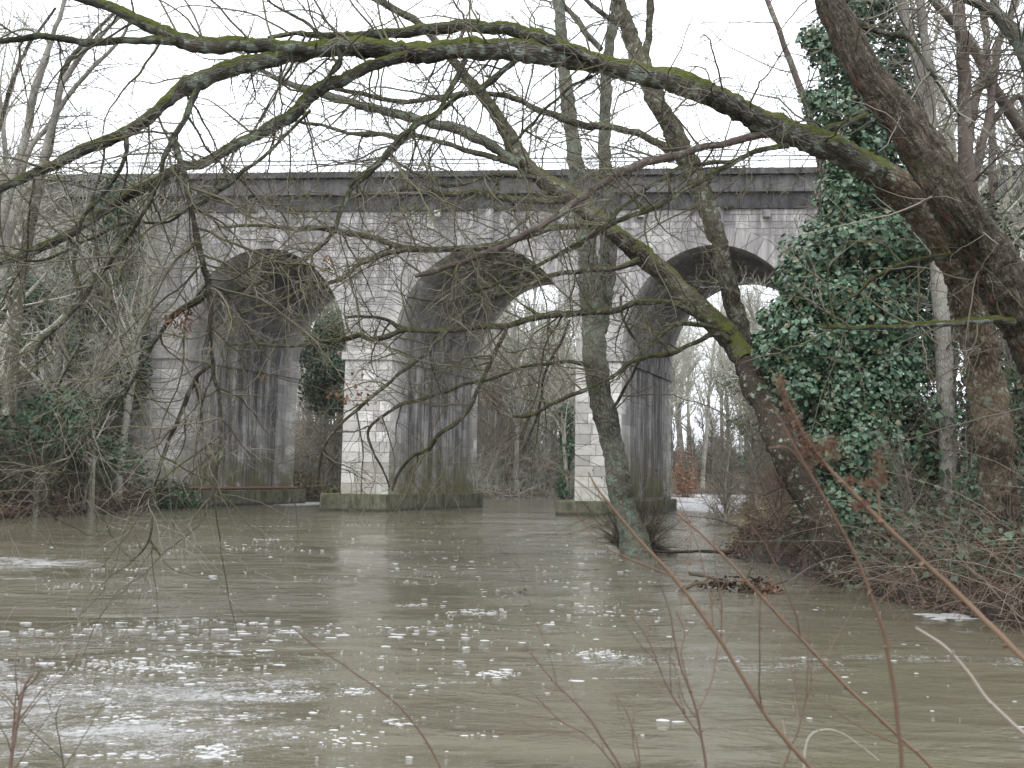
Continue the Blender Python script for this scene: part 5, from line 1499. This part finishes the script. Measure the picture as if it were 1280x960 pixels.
for p in tips[rg.random(len(tips)) < .55]:
    for j in range(rg.integers(1, 4)):
        c = p + rg.normal(size=3)
        q = np.array([c, c - (0, 0, .012), c - (0, 0, .03)])[None]
        V, Q, uv = tubes(q, np.array([[.004, .014, .005]]), 6); a.add(V, Q)
tag(a.build('cones', MAT['cone'], rootK, uv=False), kind='stuff')

# leaves / twigs drifting
a = Acc(); n_ = 60
xy = np.array([on_water(rg.uniform(640, 1000), rg.uniform(650, 760))[:2] for _ in range(n_)])
p_ = np.c_[xy, wave_z(xy[:, 0], xy[:, 1]) + .015]
V, Q = leaves(p_, np.tile((0, 0, 1.), (n_, 1)), .06, rg, 'dead', .3, .3)
tag(mesh_np('floating_leaves', V, [Q], MAT['dead'], origin=tuple(p_.mean(0))), 'scattered brown leaves floating on the water right of centre', 'leaves', None, 'stuff')

# foam: clumps of bubbles riding on the surface
def foammat():
    m = M('river_foam'); w = m.world()
    return m.done(m.mix(m.noise(w, 60, 3, .6), (.36, .355, .34), (.52, .52, .52)), .6, m.bump(m.noise(w, 120, 3, .6), .6, .006), .4)
MAT['foam'] = foammat()
def foam(n, gen, rng, smin, smax):
    px = gen(n, rng)
    P_ = np.array([on_water(x_, y_) for x_, y_ in px])
    s = rng.uniform(0, 1, len(P_)) ** 4 * (smax - smin) * 1.35 + smin
    k = 7
    ang = np.arange(k) * 2 * math.pi / k
    rr = s[:, None] * rng.uniform(.65, 1.25, (len(P_), k))
    z = wave_z(P_[:, 0], P_[:, 1])
    asp = rng.uniform(1.0, 2.8, len(P_))
    ring = np.stack([P_[:, 0, None] + rr * np.cos(ang) * asp[:, None], P_[:, 1, None] + rr * np.sin(ang), np.broadcast_to(z[:, None] - .001, rr.shape)], -1)
    r2 = ring.copy(); c = P_.copy(); c[:, 2] = z
    r2[..., :2] = c[:, None, :2] + (ring[..., :2] - c[:, None, :2]) * .72; r2[..., 2] = z[:, None] + np.minimum(s * .12, .003)[:, None]
    top = c.copy(); top[:, 2] = z + np.minimum(s * .16, .0045)
    V = np.concatenate([ring.reshape(len(P_), -1), r2.reshape(len(P_), -1), top], 1).reshape(-1, 3)
    b = (np.arange(len(P_)) * (2 * k + 1))[:, None, None]
    i = np.arange(k); j = (i + 1) % k
    Q = (b + np.stack([i, j, j + k, i + k], 1)[None]).reshape(-1, 4)
    T = (b + np.stack([i + k, j + k, np.full(k, 2 * k)], 1)[None]).reshape(-1, 3)
    return V, Q, T
def g_clusters(centres):
    def f(n, rng):
        c = np.array(centres, float); w = c[:, 4] / c[:, 4].sum()
        i = rng.choice(len(c), n, p=w)
        return np.stack([c[i, 0] + rng.normal(size=n) * c[i, 2], c[i, 1] + rng.normal(size=n) * c[i, 3]], 1)
    return f
fr = np.random.default_rng(21)
a = Acc()
fcl = []
for i in range(46):
    yy = 655 + 290 * fr.random() ** 1.3; xx = fr.uniform(20, 780) if yy < 820 else fr.uniform(0, 620)
    fcl.append((xx, yy, fr.uniform(10, 42), (.6 + (yy - 640) * .012) * fr.uniform(.5, 1.3), fr.uniform(.4, 2)))
for n_, ctr, lo, hi in (
    (3200, fcl, .0025, .013),
    (380, [(150, 782, 90, 5, 3), (320, 790, 60, 9, 3), (430, 788, 60, 6, 3), (255, 812, 50, 10, 4), (90, 790, 60, 6, 2), (590, 800, 50, 7, 1), (200, 840, 90, 16, 3), (60, 860, 60, 20, 2)], .005, .03),
    (170, [(380, 700, 160, 14, 3), (560, 705, 60, 6, 2), (140, 720, 90, 14, 2), (300, 745, 140, 14, 2), (600, 760, 60, 16, 2)], .006, .02),
    (200, [(740, 740, 40, 16, 3), (720, 700, 50, 12, 2), (640, 800, 60, 26, 2), (760, 770, 40, 14, 2), (560, 860, 70, 30, 1)], .005, .022),
    (160, [(1000, 790, 120, 50, 2), (880, 700, 80, 25, 2), (1100, 860, 80, 40, .6)], .004, .014),
    (900, [(200, 900, 160, 40, 3), (350, 850, 120, 30, 2), (80, 830, 80, 20, 2), (500, 900, 120, 40, .8)], .002, .010),
    (260, [(500, 660, 160, 14, 2), (250, 680, 120, 14, 2), (650, 680, 60, 16, 1)], .008, .018),
    (60, [(1110 + 85, 771, 14, 2.2, 1)], .03, .09)):
    V, Q, T = foam(n_, g_clusters([c for c in ctr]), fr, lo, hi)
    a.add(V, Q, T)
for (x_, y_, s_) in ((828, 900, .028), (848, 902, .016), (500, 793, .03), (482, 808, .03), (745, 800, .02), (1165, 888, .012)):
    V, Q, T = foam(1, lambda n, r: [(x_, y_)], fr, s_, s_ + .001); a.add(V, Q, T)
tag(a.build('foam_flecks', MAT['foam'], origin=(0, 8, 0), uv=False, smooth=True), 'white foam flecks and clumps of bubbles drifting on the brown water', 'foam', None, 'stuff')

# ------------------------------------------------------------------ damp air
V, Q = box_np((-420, -130, -3.2), (560, 420, 45))
hz = mesh_np('haze', V, [Q], MAT['metal'])
hm = bpy.data.materials.new('haze'); hm.use_nodes = True
hm.node_tree.nodes.remove(hm.node_tree.nodes['Principled BSDF'])
pv = hm.node_tree.nodes.new('ShaderNodeVolumePrincipled'); pv.inputs['Density'].default_value = .0003; pv.inputs['Color'].default_value = (.93, .95, 1, 1); pv.inputs['Anisotropy'].default_value = .2
hm.node_tree.links.new(pv.outputs[0], hm.node_tree.nodes['Material Output'].inputs['Volume'])
hz.data.materials.clear(); hz.data.materials.append(hm)
tag(hz, 'thin pale damp air over the river and the wood', kind='stuff')
